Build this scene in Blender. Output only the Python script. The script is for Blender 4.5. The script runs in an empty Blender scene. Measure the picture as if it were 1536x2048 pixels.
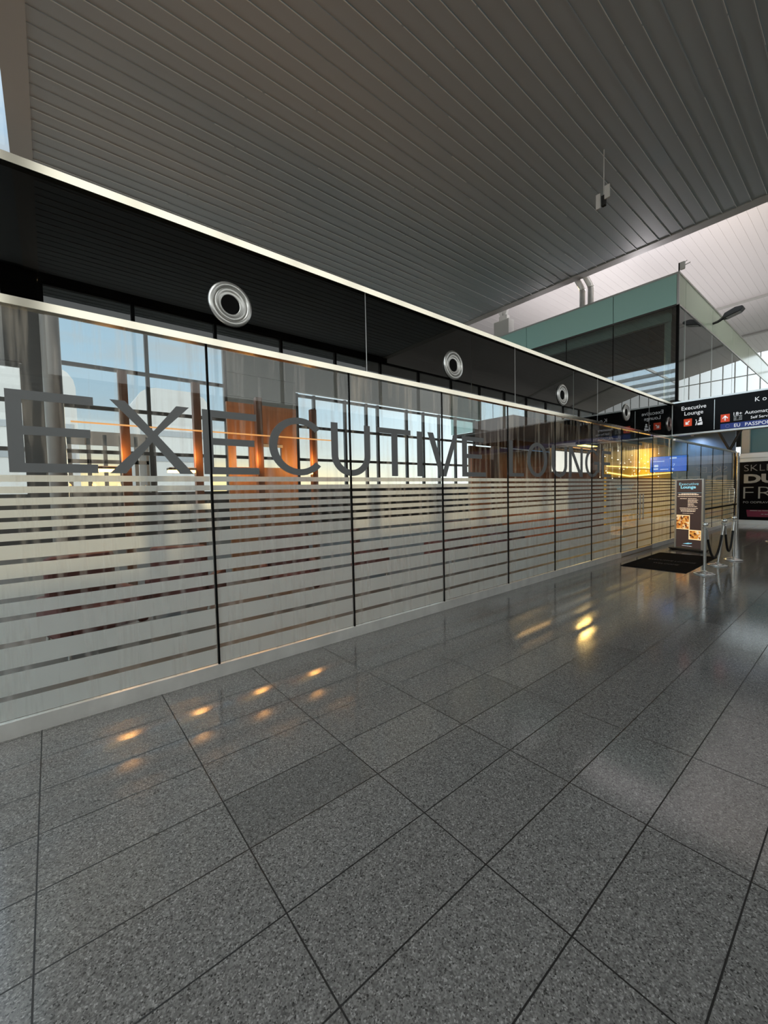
import bpy, bmesh, math, random
from mathutils import Vector, Matrix
from math import sin, cos, pi, radians, sqrt, atan2

random.seed(7)
S = bpy.context.scene
COL = S.collection

# ------------------------------------------------------------------ camera
F_PX, YAW, PITCH, ROLL = 811.57, 0.88339, -0.05039, -0.021397
CAM = Vector((0.0, -3.9475, 1.7308))
fwd = Vector((cos(YAW) * cos(PITCH), sin(YAW) * cos(PITCH), sin(PITCH)))
rgt = Vector((sin(YAW), -cos(YAW), 0.0))
upv = rgt.cross(fwd)
R = rgt * cos(ROLL) + upv * sin(ROLL)
U = upv * cos(ROLL) - rgt * sin(ROLL)
cd = bpy.data.cameras.new('camera')
cd.sensor_fit = 'VERTICAL'
cd.sensor_height = 36.0
cd.lens = F_PX / 2048 * 36.0
cd.clip_start = 0.05
cd.clip_end = 2000
cam = bpy.data.objects.new('camera', cd)
COL.objects.link(cam)
m = Matrix.Identity(4)
for i in range(3):
    m[i][0], m[i][1], m[i][2], m[i][3] = R[i], U[i], -fwd[i], CAM[i]
cam.matrix_world = m
S.camera = cam

# ------------------------------------------------------------------ view / render
S.view_settings.view_transform = 'Standard'
S.view_settings.look = 'None'
S.view_settings.gamma = 1.0
S.view_settings.use_curve_mapping = False
S.view_settings.exposure = 0.0
S.cycles.use_denoising = True
S.cycles.max_bounces = 12
S.cycles.diffuse_bounces = 5
S.cycles.glossy_bounces = 6
S.cycles.transmission_bounces = 8
S.cycles.transparent_max_bounces = 32
S.cycles.sample_clamp_indirect = 4.0
S.cycles.caustics_reflective = False
S.cycles.caustics_refractive = False

# ------------------------------------------------------------------ world: sunset sky with cloud bands
SUN = 2.2
UP_BACK, UP_ROOM, UP_WARM = 80, 170, 250
BACK_SKY, LEFT_SKY, TOP_SKY = 2.1, 4.2, 4.5
W = bpy.data.worlds.new('sky')
S.world = W
W.use_nodes = True
nt = W.node_tree
nt.nodes.clear()


def N(tree, kind, **kw):
    n = tree.nodes.new(kind)
    for k, v in kw.items():
        setattr(n, k, v)
    return n


def ramp(tree, stops, interp='LINEAR'):
    r = N(tree, 'ShaderNodeValToRGB')
    r.color_ramp.interpolation = interp
    el = r.color_ramp.elements
    while len(el) < len(stops):
        el.new(0.5)
    for e, (p, c) in zip(el, stops):
        e.position = p
        e.color = (c, c, c, 1) if isinstance(c, (int, float)) else (*c, 1)
    return r


def mth(tree, op, a, b=None, clamp=False):
    n = N(tree, 'ShaderNodeMath', operation=op, use_clamp=clamp)
    for i, v in enumerate((a, b)):
        if v is None:
            continue
        if isinstance(v, (int, float)):
            n.inputs[i].default_value = v
        else:
            tree.links.new(v, n.inputs[i])
    return n.outputs[0]


def mixc(tree, fac, a, b, blend='MIX'):
    n = N(tree, 'ShaderNodeMix', data_type='RGBA', blend_type=blend)
    for s, v in ((n.inputs[0], fac), (n.inputs[6], a), (n.inputs[7], b)):
        if isinstance(v, (int, float)):
            s.default_value = v
        elif isinstance(v, tuple):
            s.default_value = (*v, 1)
        else:
            tree.links.new(v, s)
    return n.outputs[2]


def sky():
    L = nt.links.new
    tc = N(nt, 'ShaderNodeTexCoord')
    sep = N(nt, 'ShaderNodeSeparateXYZ')
    L(tc.outputs['Generated'], sep.inputs[0])
    z = sep.outputs[2]
    base = ramp(nt, [(0.0, (0.70, 0.72, 0.66)), (0.10, (0.60, 0.68, 0.74)), (0.28, (0.42, 0.60, 0.76)), (1.0, (0.16, 0.27, 0.42))])
    L(z, base.inputs[0])
    # cloud bands, stretched along the horizon
    mp = N(nt, 'ShaderNodeMapping')
    mp.inputs['Scale'].default_value = (2.2, 2.2, 9.0)
    L(tc.outputs['Generated'], mp.inputs[0])
    nz = N(nt, 'ShaderNodeTexNoise')
    nz.inputs['Scale'].default_value = 1.7
    nz.inputs['Detail'].default_value = 6
    nz.inputs['Roughness'].default_value = 0.55
    L(mp.outputs[0], nz.inputs[0])
    cl = ramp(nt, [(0.46, 0.0), (0.66, 0.75)])
    L(nz.outputs[0], cl.inputs[0])
    c1 = mixc(nt, cl.outputs[0], base.outputs[0], (0.50, 0.53, 0.56))
    # warm glow low over the sunset azimuth
    sd = Vector((0.2, 0.98, 0.0)).normalized()
    dp = N(nt, 'ShaderNodeVectorMath', operation='DOT_PRODUCT')
    dp.inputs[1].default_value = sd
    L(tc.outputs['Generated'], dp.inputs[0])
    az = mth(nt, 'POWER', mth(nt, 'MAXIMUM', dp.outputs['Value'], 0.0), 5.0)
    low = ramp(nt, [(0.0, 1.0), (0.04, 0.8), (0.09, 0.2), (0.17, 0.0)])
    L(z, low.inputs[0])
    g = mth(nt, 'MULTIPLY', az, low.outputs[0])
    c2 = mixc(nt, g, c1, (1.7, 1.25, 0.55))
    # brighter, paler sky past the far end of the hall (+X)
    dx = mth(nt, 'POWER', mth(nt, 'MAXIMUM', sep.outputs[0], 0.0), 3.0)
    c3 = mixc(nt, mth(nt, 'MULTIPLY', dx, 0.75), c2, (2.3, 2.55, 2.7))
    # warm grey overcast away from the sunset and overhead
    ov = mth(nt, 'MAXIMUM', mth(nt, 'MULTIPLY', mth(nt, 'ADD', mth(nt, 'MULTIPLY', sep.outputs[1], -1.0), 0.05), 3.0, True), mth(nt, 'MULTIPLY', mth(nt, 'SUBTRACT', z, 0.5), 3.0, True))
    c3 = mixc(nt, mth(nt, 'MULTIPLY', mth(nt, 'MAXIMUM', ov, 0.0), 0.96), c3, (0.63, 0.625, 0.61))
    # brighter overcast half of the sky, away from the sunset
    back = mth(nt, 'MULTIPLY', mth(nt, 'MAXIMUM', mth(nt, 'ADD', mth(nt, 'MULTIPLY', sep.outputs[1], -1.0), 0.15), 0.0), BACK_SKY)
    left = mth(nt, 'MULTIPLY', mth(nt, 'MAXIMUM', mth(nt, 'MULTIPLY', sep.outputs[0], -1.0), 0.0), LEFT_SKY)
    top = mth(nt, 'MULTIPLY', mth(nt, 'MAXIMUM', mth(nt, 'SUBTRACT', z, 0.5), 0.0), TOP_SKY)
    k = mth(nt, 'ADD', mth(nt, 'ADD', mth(nt, 'ADD', back, left), top), 1.0)
    bg = N(nt, 'ShaderNodeBackground')
    L(k, bg.inputs[1])
    L(c3, bg.inputs[0])
    out = N(nt, 'ShaderNodeOutputWorld')
    L(bg.outputs[0], out.inputs[0])


sky()
# the sun, low over the apron beyond the lounge windows
sn = bpy.data.lights.new('sun', 'SUN')
sn.energy = SUN
sn.color = (1.0, 0.74, 0.44)
sn.angle = radians(1.2)
sno = bpy.data.objects.new('sun', sn)
COL.objects.link(sno)
sno.rotation_euler = Vector((-0.34, -0.94, -0.052)).to_track_quat('-Z', 'Y').to_euler()

# ------------------------------------------------------------------ materials
MATS = {}


def mat(name, color, rough=0.5, metal=0.0, spec=0.5, emit=None, estr=0.0, noise=None):
    if name in MATS:
        return MATS[name]
    mm = bpy.data.materials.new(name)
    mm.use_nodes = True
    t = mm.node_tree
    b = t.nodes['Principled BSDF']
    b.inputs['Base Color'].default_value = (*color, 1)
    b.inputs['Roughness'].default_value = rough
    b.inputs['Metallic'].default_value = metal
    b.inputs['Specular IOR Level'].default_value = spec
    if emit:
        b.inputs['Emission Color'].default_value = (*emit, 1)
        b.inputs['Emission Strength'].default_value = estr
    if noise:
        sc, amt, stretch = noise
        tc = N(t, 'ShaderNodeTexCoord')
        mp = N(t, 'ShaderNodeMapping')
        mp.inputs['Scale'].default_value = stretch
        t.links.new(tc.outputs['Object'], mp.inputs[0])
        nz = N(t, 'ShaderNodeTexNoise')
        nz.inputs['Scale'].default_value = sc
        nz.inputs['Detail'].default_value = 4
        t.links.new(mp.outputs[0], nz.inputs[0])
        r = ramp(t, [(0.3, 1 - amt), (0.7, 1 + amt)])
        t.links.new(nz.outputs[0], r.inputs[0])
        c = mixc(t, 1.0, (*color,), r.outputs[0], 'MULTIPLY')
        t.links.new(c, b.inputs['Base Color'])
    MATS[name] = mm
    return mm


def glass_mat(name, tint, ior=1.55, rough=0.0, dirt=0.0, extra=0.0):
    """window glass: straight-through transmission plus a Fresnel reflection on the face towards the viewer"""
    mm = bpy.data.materials.new(name)
    mm.use_nodes = True
    t = mm.node_tree
    t.nodes.clear()
    L = t.links.new
    out = N(t, 'ShaderNodeOutputMaterial')
    tr = N(t, 'ShaderNodeBsdfTransparent')
    tr.inputs[0].default_value = (*tint, 1)
    gl = N(t, 'ShaderNodeBsdfGlossy')
    gl.inputs['Roughness'].default_value = rough
    gl.inputs['Color'].default_value = (0.95, 0.97, 0.97, 1)
    fr = N(t, 'ShaderNodeFresnel')
    fr.inputs[0].default_value = ior
    geo = N(t, 'ShaderNodeNewGeometry')
    front = mth(t, 'SUBTRACT', 1.0, geo.outputs['Backfacing'])
    fac = mth(t, 'MULTIPLY', mth(t, 'ADD', fr.outputs[0], extra, True), front)
    body = tr.outputs[0]
    if dirt > 0:
        tc = N(t, 'ShaderNodeTexCoord')
        mp = N(t, 'ShaderNodeMapping')
        mp.inputs['Scale'].default_value = (9.0, 1.0, 0.55)
        L(tc.outputs['Object'], mp.inputs[0])
        nz = N(t, 'ShaderNodeTexNoise')
        nz.inputs['Scale'].default_value = 1.6
        nz.inputs['Detail'].default_value = 5
        L(mp.outputs[0], nz.inputs[0])
        r = ramp(t, [(0.5, 0.0), (0.78, dirt)])
        L(nz.outputs[0], r.inputs[0])
        df = N(t, 'ShaderNodeBsdfTranslucent')
        df.inputs[0].default_value = (0.85, 0.85, 0.82, 1)
        d2 = N(t, 'ShaderNodeBsdfDiffuse')
        d2.inputs[0].default_value = (0.8, 0.8, 0.78, 1)
        ms = N(t, 'ShaderNodeMixShader')
        ms.inputs[0].default_value = 0.5
        L(df.outputs[0], ms.inputs[1])
        L(d2.outputs[0], ms.inputs[2])
        m2 = N(t, 'ShaderNodeMixShader')
        L(r.outputs[0], m2.inputs[0])
        L(tr.outputs[0], m2.inputs[1])
        L(ms.outputs[0], m2.inputs[2])
        body = m2.outputs[0]
    mx = N(t, 'ShaderNodeMixShader')
    L(fac, mx.inputs[0])
    L(body, mx.inputs[1])
    L(gl.outputs[0], mx.inputs[2])
    L(mx.outputs[0], out.inputs[0])
    MATS[name] = mm
    return mm


def film_mat():
    mm = bpy.data.materials.new('frosted_film')
    mm.use_nodes = True
    t = mm.node_tree
    t.nodes.clear()
    L = t.links.new
    out = N(t, 'ShaderNodeOutputMaterial')
    rf = N(t, 'ShaderNodeBsdfRefraction')
    rf.inputs['Color'].default_value = (0.92, 0.93, 0.92, 1)
    rf.inputs['Roughness'].default_value = 0.5
    rf.inputs['IOR'].default_value = 1.2
    tl = N(t, 'ShaderNodeBsdfTranslucent')
    tl.inputs[0].default_value = (0.95, 0.95, 0.93, 1)
    df = N(t, 'ShaderNodeBsdfDiffuse')
    df.inputs[0].default_value = (0.90, 0.93, 0.94, 1)
    a = N(t, 'ShaderNodeMixShader')
    a.inputs[0].default_value = 0.75
    L(rf.outputs[0], a.inputs[1])
    L(tl.outputs[0], a.inputs[2])
    b = N(t, 'ShaderNodeMixShader')
    b.inputs[0].default_value = 0.52
    L(a.outputs[0], b.inputs[1])
    L(df.outputs[0], b.inputs[2])
    L(b.outputs[0], out.inputs[0])
    MATS['film'] = mm
    return mm


TILE_X0, TILE_A, TILE_Y0, TILE_B = -0.1305, 0.8019, -0.44, 0.4


def floor_mat():
    mm = bpy.data.materials.new('granite_tiles')
    mm.use_nodes = True
    t = mm.node_tree
    b = t.nodes['Principled BSDF']
    L = t.links.new
    tc = N(t, 'ShaderNodeTexCoord')
    sep = N(t, 'ShaderNodeSeparateXYZ')
    L(tc.outputs['Object'], sep.inputs[0])
    ux = mth(t, 'DIVIDE', mth(t, 'SUBTRACT', sep.outputs[0], TILE_X0), TILE_A)
    uy = mth(t, 'DIVIDE', mth(t, 'SUBTRACT', sep.outputs[1], TILE_Y0), TILE_B)

    def joint(u, size, w):
        f = mth(t, 'FRACT', u)
        d = mth(t, 'MULTIPLY', mth(t, 'MINIMUM', f, mth(t, 'SUBTRACT', 1.0, f)), size)
        return mth(t, 'LESS_THAN', d, w)
    j = mth(t, 'MAXIMUM', joint(ux, TILE_A, 0.0034), joint(uy, TILE_B, 0.0034))
    cv = N(t, 'ShaderNodeCombineXYZ')
    L(mth(t, 'FLOOR', ux), cv.inputs[0])
    L(mth(t, 'FLOOR', uy), cv.inputs[1])
    wn = N(t, 'ShaderNodeTexWhiteNoise', noise_dimensions='2D')
    L(cv.outputs[0], wn.inputs[0])
    tone = ramp(t, [(0.0, 0.80), (0.07, 0.97), (1.0, 1.05)])
    L(wn.outputs[0], tone.inputs[0])
    vo = N(t, 'ShaderNodeTexVoronoi')
    vo.inputs['Scale'].default_value = 175
    L(tc.outputs['Object'], vo.inputs[0])
    sv = N(t, 'ShaderNodeSeparateColor')
    L(vo.outputs['Color'], sv.inputs[0])
    gr = ramp(t, [(0.0, (0.04, 0.038, 0.035)), (0.10, (0.105, 0.099, 0.093)), (0.55, (0.172, 0.163, 0.153)), (0.88, (0.215, 0.204, 0.192)), (1.0, (0.34, 0.325, 0.305))])
    L(sv.outputs[0], gr.inputs[0])
    nz = N(t, 'ShaderNodeTexNoise')
    nz.inputs['Scale'].default_value = 45
    nz.inputs['Detail'].default_value = 3
    L(tc.outputs['Object'], nz.inputs[0])
    r2 = ramp(t, [(0.3, 0.8), (0.7, 1.2)])
    L(nz.outputs[0], r2.inputs[0])
    c = mixc(t, 1.0, gr.outputs[0], tone.outputs[0], 'MULTIPLY')
    c = mixc(t, 1.0, c, r2.outputs[0], 'MULTIPLY')
    c = mixc(t, j, c, (0.006, 0.0055, 0.005))
    L(c, b.inputs['Base Color'])
    rr = mth(t, 'ADD', mth(t, 'MULTIPLY', j, 0.4), 0.115)
    L(rr, b.inputs['Roughness'])
    b.inputs['Specular IOR Level'].default_value = 0.7
    MATS['floor'] = mm
    return mm


M_FLOOR = floor_mat()
M_CEIL = mat('ceiling_panel', (0.47, 0.53, 0.56), 0.5, 0.0, 0.4)
M_CEIL2 = mat('far_ceiling_panel', (0.72, 0.70, 0.70), 0.45, 0.0, 0.4)
M_BEAM = mat('beam_paint', (0.50, 0.50, 0.48), 0.5)
M_STEEL = mat('brushed_steel', (0.74, 0.73, 0.70), 0.34, 0.9, noise=(3.0, 0.12, (1.5, 1, 1)))
M_RAIL = mat('satin_rail', (0.66, 0.61, 0.50), 0.14, 1.0)
M_CHROME = mat('chrome', (0.92, 0.92, 0.89), 0.16, 0.9)
M_ALU = mat('anodised_aluminium', (0.70, 0.71, 0.70), 0.35, 0.8)
M_BLACK = mat('black_seal', (0.006, 0.006, 0.006), 0.7, spec=0.1)
M_DARK = mat('dark_paint', (0.018, 0.018, 0.018), 0.5)
M_FRAME = mat('dark_window_frame', (0.045, 0.04, 0.036), 0.5)
M_VINYL = mat('grey_vinyl', (0.205, 0.21, 0.212), 0.55)
M_WOOD = mat('brown_wood', (0.10, 0.045, 0.022), 0.45, noise=(4.0, 0.25, (6, 6, 0.6)))
M_WOODW = mat('wood_partition', (0.24, 0.12, 0.06), 0.5, noise=(3.0, 0.2, (6, 6, 0.5)))
M_CLAD = mat('grey_cladding', (0.36, 0.36, 0.34), 0.6)
M_WALL = mat('hall_wall', (0.38, 0.38, 0.37), 0.7)
M_KICK = mat('kick_plate_steel', (0.85, 0.84, 0.80), 0.3, 0.35, noise=(3.0, 0.10, (1.5, 1, 1)))
M_DKWALL = mat('dark_wall', (0.05, 0.045, 0.042), 0.6)
M_CARPET = mat('lounge_carpet', (0.10, 0.085, 0.072), 0.5, spec=0.3)
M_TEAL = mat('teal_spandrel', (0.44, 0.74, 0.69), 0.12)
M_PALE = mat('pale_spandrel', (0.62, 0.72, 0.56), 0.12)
M_SIGN = mat('black_sign', (0.005, 0.005, 0.006), 0.2, spec=0.06)
M_WHITE = mat('white_lettering', (0.8, 0.8, 0.8), 0.5, emit=(0.9, 0.92, 0.95), estr=0.6)
M_GREY = mat('grey_lettering', (0.62, 0.63, 0.63), 0.5)
M_RED = mat('red_sign_field', (0.6, 0.05, 0.02), 0.5, emit=(0.8, 0.09, 0.03), estr=0.5)
M_NAVY = mat('navy_sign_field', (0.01, 0.02, 0.14), 0.4, emit=(0.012, 0.03, 0.16), estr=0.7)
M_PINK = mat('pink_print', (0.20, 0.012, 0.05), 0.5)
M_MAT = mat('mat_pile', (0.010, 0.009, 0.009), 0.95, spec=0.05)
M_MATTXT = mat('mat_lettering', (0.10, 0.095, 0.09), 0.9)
M_ROPE = mat('black_rope', (0.008, 0.008, 0.008), 0.8)
M_GOLD = mat('gold_wall', (0.75, 0.48, 0.06), 0.4)
M_BLUEWALL = mat('blue_grey_wall', (0.16, 0.28, 0.50), 0.4)
M_LED = mat('warm_led', (0.2, 0.1, 0.05), 0.5, emit=(1.0, 0.48, 0.16), estr=0.8)
M_LAMP = mat('lamp_diffuser', (0.9, 0.6, 0.3), 0.5, emit=(1.0, 0.55, 0.16), estr=9.0)
M_YLED = mat('yellow_led', (0.3, 0.2, 0.05), 0.5, emit=(1.0, 0.72, 0.22), estr=2.0)
M_HOARD = mat('hoarding_lettering', (0.36, 0.37, 0.37), 0.5)
M_WLED = mat('white_led', (0.9, 0.9, 0.9), 0.5, emit=(1.0, 0.97, 0.9), estr=0.95)
M_SCREEN = mat('blue_screen', (0.0, 0.02, 0.1), 0.2, emit=(0.0, 0.16, 0.75), estr=0.95)
M_SCRTXT = mat('screen_text', (0.5, 0.6, 0.8), 0.3, emit=(0.35, 0.6, 1.0), estr=0.9)
M_BANNER = mat('brown_print', (0.05, 0.035, 0.032), 0.35, emit=(0.14, 0.085, 0.075), estr=0.26)
M_BTXT = mat('cream_print', (0.6, 0.5, 0.4), 0.4, emit=(1.0, 0.74, 0.52), estr=0.75)
M_BBLUE = mat('light_blue_print', (0.2, 0.45, 0.55), 0.4, emit=(0.24, 0.55, 0.66), estr=0.9)
M_BBORDER = mat('photo_border', (0.8, 0.6, 0.3), 0.4, emit=(1.0, 0.72, 0.36), estr=0.95)
M_SOFA = mat('lounge_upholstery', (0.09, 0.02, 0.015), 0.7)
M_PIER = mat('pier_facade', (0.46, 0.46, 0.47), 0.8)
M_APRON = mat('apron_concrete', (0.42, 0.40, 0.36), 0.9)
G_CLEAR = glass_mat('clear_glass', (0.93, 0.96, 0.95), 1.5, dirt=0.22)
G_DOOR = glass_mat('door_glass', (0.93, 0.96, 0.95), 1.5)
G_FASCIA = glass_mat('black_tinted_glass', (0.045, 0.043, 0.040), 1.6)
G_WIN = glass_mat('window_glass', (0.96, 0.98, 0.98), 1.45)
G_TOWER = glass_mat('reflective_glass', (0.62, 0.70, 0.68), 1.7, extra=0.16)
M_FILM = film_mat()


def photo_mat(name, seed):
    """a small food photograph printed on the banner"""
    mm = bpy.data.materials.new(name)
    mm.use_nodes = True
    t = mm.node_tree
    b = t.nodes['Principled BSDF']
    tc = N(t, 'ShaderNodeTexCoord')
    mp = N(t, 'ShaderNodeMapping')
    mp.inputs['Location'].default_value = (seed, seed, seed)
    t.links.new(tc.outputs['Object'], mp.inputs[0])
    vo = N(t, 'ShaderNodeTexVoronoi')
    vo.inputs['Scale'].default_value = 22
    t.links.new(mp.outputs[0], vo.inputs[0])
    sp = N(t, 'ShaderNodeSeparateColor')
    t.links.new(vo.outputs['Color'], sp.inputs[0])
    r = ramp(t, [(0.0, (0.06, 0.02, 0.008)), (0.3, (0.45, 0.13, 0.02)), (0.6, (0.75, 0.30, 0.05)), (0.85, (0.9, 0.5, 0.16)), (1.0, (0.8, 0.62, 0.42))])
    t.links.new(sp.outputs[0], r.inputs[0])
    t.links.new(r.outputs[0], b.inputs['Base Color'])
    t.links.new(r.outputs[0], b.inputs['Emission Color'])
    b.inputs['Emission Strength'].default_value = 0.75
    return mm


# ------------------------------------------------------------------ mesh helpers
class MB:
    """collects shapes; build() links them as one mesh object"""

    def __init__(self):
        self.v, self.f, self.sm = [], [], []

    def add(self, vs, fs, smooth=False):
        o = len(self.v)
        self.v += [tuple(p) for p in vs]
        self.f += [tuple(i + o for i in f) for f in fs]
        self.sm += [smooth] * len(fs)
        return self

    def box(self, x0, x1, y0, y1, z0, z1):
        return self.add([(x0, y0, z0), (x1, y0, z0), (x1, y1, z0), (x0, y1, z0), (x0, y0, z1), (x1, y0, z1), (x1, y1, z1), (x0, y1, z1)],
                        [(0, 3, 2, 1), (4, 5, 6, 7), (0, 1, 5, 4), (1, 2, 6, 5), (2, 3, 7, 6), (3, 0, 4, 7)])

    def prism(self, poly, origin, ax, ay, az, t0, t1):
        """polygon (a,b) in the plane ax,ay at origin, extruded along az from t0 to t1"""
        o, ax, ay, az = Vector(origin), Vector(ax), Vector(ay), Vector(az)
        n = len(poly)
        vs = [o + ax * a + ay * b + az * t0 for a, b in poly] + [o + ax * a + ay * b + az * t1 for a, b in poly]
        fs = [tuple(range(n))[::-1], tuple(range(n, 2 * n))] + [(i, (i + 1) % n, n + (i + 1) % n, n + i) for i in range(n)]
        return self.add(vs, fs)

    def tube(self, pts, r, seg=12, cap=True):
        pts = [Vector(p) for p in pts]
        rs = r if isinstance(r, (list, tuple)) else [r] * len(pts)
        rings = []
        prev = None
        for i, p in enumerate(pts):
            d = (pts[min(i + 1, len(pts) - 1)] - pts[max(i - 1, 0)]).normalized()
            if prev is None:
                a = Vector((0, 0, 1)) if abs(d.z) < 0.9 else Vector((1, 0, 0))
                x = d.cross(a).normalized()
            else:
                x = (prev - d * prev.dot(d)).normalized()
            prev = x
            y = d.cross(x)
            rings.append([p + (x * cos(2 * pi * k / seg) + y * sin(2 * pi * k / seg)) * rs[i] for k in range(seg)])
        vs = [q for rg in rings for q in rg]
        fs = [(i * seg + k, i * seg + (k + 1) % seg, (i + 1) * seg + (k + 1) % seg, (i + 1) * seg + k) for i in range(len(pts) - 1) for k in range(seg)]
        self.add(vs, fs, True)
        if cap:
            self.add(rings[0], [tuple(range(seg))[::-1]])
            self.add(rings[-1], [tuple(range(seg))])
        return self

    def lathe(self, prof, origin, axis=(0, 0, 1), seg=32):
        """prof: (radius, height) along axis"""
        o = Vector(origin)
        az = Vector(axis).normalized()
        a = Vector((1, 0, 0)) if abs(az.x) < 0.9 else Vector((0, 0, 1))
        ax = az.cross(a).normalized()
        ay = az.cross(ax)
        vs = [o + (ax * cos(2 * pi * k / seg) + ay * sin(2 * pi * k / seg)) * r + az * h for r, h in prof for k in range(seg)]
        fs = [(i * seg + k, i * seg + (k + 1) % seg, (i + 1) * seg + (k + 1) % seg, (i + 1) * seg + k) for i in range(len(prof) - 1) for k in range(seg)]
        return self.add(vs, fs, True)

    def build(self, name, material, parent=None, bevel=0.0):
        me = bpy.data.meshes.new(name)
        me.from_pydata(self.v, [], self.f)
        for p, s in zip(me.polygons, self.sm):
            p.use_smooth = s
        bm = bmesh.new()
        bm.from_mesh(me)
        bmesh.ops.recalc_face_normals(bm, faces=bm.faces)
        bm.to_mesh(me)
        bm.free()
        me.materials.append(material)
        o = bpy.data.objects.new(name, me)
        COL.objects.link(o)
        if parent:
            o.parent = parent
        if bevel:
            md = o.modifiers.new('bevel', 'BEVEL')
            md.width = bevel
            md.segments = 2
            md.limit_method = 'ANGLE'
        return o


def at_origin(o, loc):
    """moves an object's origin to loc without moving its mesh"""
    o.data.transform(Matrix.Translation(-Vector(loc)))
    o.location = loc
    return o


def thing(name, label, cat, loc, group=None):
    o = bpy.data.objects.new(name, None)
    o.empty_display_size = 0.1
    COL.objects.link(o)
    o.location = loc
    return tag(o, label, cat, group)


def tag(o, label, cat, group=None):
    o['label'] = label
    o['category'] = cat
    if group:
        o['group'] = group
    return o


def part(mb, name, material, root, bevel=0.0, label=None):
    """mesh given in world coordinates, parented to a thing standing at root.location"""
    p = root
    off = Vector((0, 0, 0))
    while p is not None:
        off += p.location
        p = p.parent
    o = mb.build(name, material, root, bevel)
    o.data.transform(Matrix.Translation(-off))
    if label:
        o['label'] = label
    return o


def struct(o):
    o['kind'] = 'structure'
    return o


def copy_tree(o, parent=None):
    c = o.copy()
    COL.objects.link(c)
    c.parent = parent
    for ch in list(o.children):
        copy_tree(ch, c)
    return c


def text_part(s, size, material, root, origin, dx, dy, name='lettering', align='LEFT', depth=0.002, width=None, spacing=1.0, bold=0.0):
    """flat raised lettering; dx reading direction, dy up, in world coordinates; size = cap height"""
    cu = bpy.data.curves.new('type', 'FONT')
    cu.body = s
    cu.size = size / 0.727
    cu.align_x = align
    cu.extrude = depth / 2
    cu.space_character = spacing
    cu.offset = bold
    cu.resolution_u = 3
    to = bpy.data.objects.new('type', cu)
    COL.objects.link(to)
    dg = bpy.context.evaluated_depsgraph_get()
    me = bpy.data.meshes.new_from_object(to.evaluated_get(dg))
    bpy.data.objects.remove(to)
    me.materials.clear()
    me.materials.append(material)
    dx, dy = Vector(dx).normalized(), Vector(dy).normalized()
    dz = dx.cross(dy)
    sx = 1.0
    if width and len(me.vertices):
        xs = [v.co.x for v in me.vertices]
        sx = width / (max(xs) - min(xs))
        x0 = min(xs)
        for v in me.vertices:
            v.co.x = (v.co.x - x0) * sx
    p, off = root, Vector((0, 0, 0))
    while p is not None:
        off += p.location
        p = p.parent
    o3 = Vector(origin) - off
    mx = Matrix(((dx.x, dy.x, dz.x, o3.x), (dx.y, dy.y, dz.y, o3.y), (dx.z, dy.z, dz.z, o3.z), (0, 0, 0, 1)))
    me.transform(mx)
    me.name = name
    o = bpy.data.objects.new(name, me)
    COL.objects.link(o)
    o.parent = root
    return o


# ================================================================== STRUCTURE
Z_CEIL = 9.3
struct(MB().box(-14, 45.4, -16.2, -0.0, -0.3, 0.0).build('floor', M_FLOOR))
struct(MB().box(-14, 45.4, 0.0, 14.3, -0.3, 0.0).build('floor', M_CARPET))

# planked near ceiling: shiplapped metal boards running along X
mb = MB()
k0, pitch_ = 1.456, 0.306
ks = range(int((-16 - k0) / pitch_), int((14.1 - k0) / pitch_) + 1)
for k in ks:
    ya = k0 + k * pitch_
    yb = ya + pitch_
    prof = [(ya, Z_CEIL + 0.10), (ya, Z_CEIL - 0.012), (ya + 0.014, Z_CEIL - 0.014), (ya + 0.02, Z_CEIL), (yb - 0.001, Z_CEIL + 0.002), (yb - 0.001, Z_CEIL + 0.10)]
    mb.prism(prof, (0, 0, 0), (0, 1, 0), (0, 0, 1), (1, 0, 0), 0.07, 14.9)
near_ceiling = struct(mb.build('ceiling', M_CEIL))
mb = MB()
rj = random.Random(5)
for k in ks:
    yy = k0 + k * pitch_
    x = 0.1
    while x < 14.8:
        x2 = min(14.88, x + rj.uniform(2.5, 6.0))
        if rj.random() < 0.72:
            mb.box(x, x2, yy - 0.004, yy + 0.004, Z_CEIL - 0.022, Z_CEIL - 0.012)
        x = x2 + 0.05
mb.build('lit_edge_strip', mat('lit_edge_white', (0.95, 0.95, 0.93), 0.35), near_ceiling)  # plank edges catching light, put in as near-white strips
struct(MB().box(-0.31, 0.07, -16, 14.1, Z_CEIL - 0.03, Z_CEIL + 0.35).build('trim_1', M_BEAM))
struct(MB().box(14.9, 15.25, -16, 14.1, Z_CEIL - 0.03, Z_CEIL + 0.45).build('trim_2', M_BEAM))
struct(MB().box(-0.31, 15.25, -16, 14.1, Z_CEIL + 0.5, Z_CEIL + 0.6).build('roof', M_BEAM))
# roof over the rear of the hall beyond the roof light
g_ = MB()
for i in range(6):
    g_.box(-14 + 2.6 * i, -13.9 + 2.6 * i, -6, 14.1, Z_CEIL + 0.1, Z_CEIL + 0.35)
for i in range(7):
    g_.box(-13.9, -0.35, -6 + 3 * i, -5.92 + 3 * i, Z_CEIL + 0.15, Z_CEIL + 0.3)
rl = struct(g_.build('roof_light', M_ALU))
struct(MB().box(-14, -0.31, -16, -6, Z_CEIL, Z_CEIL + 0.3).build('ceiling', M_CEIL))
MB().box(-14, -0.31, -6, 14.1, Z_CEIL + 0.2, Z_CEIL + 0.212).build('glass_pane', G_WIN, rl)
# far vaulted ceiling, boards along X
arc = [(-16.2, 9.2), (-13.5, 10.05), (-10.6, 10.87), (-8.0, 11.35), (-5.6, 11.75), (-3.0, 12.2), (0.0, 12.45), (3.0, 12.4), (7.0, 11.9), (11.0, 10.9), (14.3, 9.7)]


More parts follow.
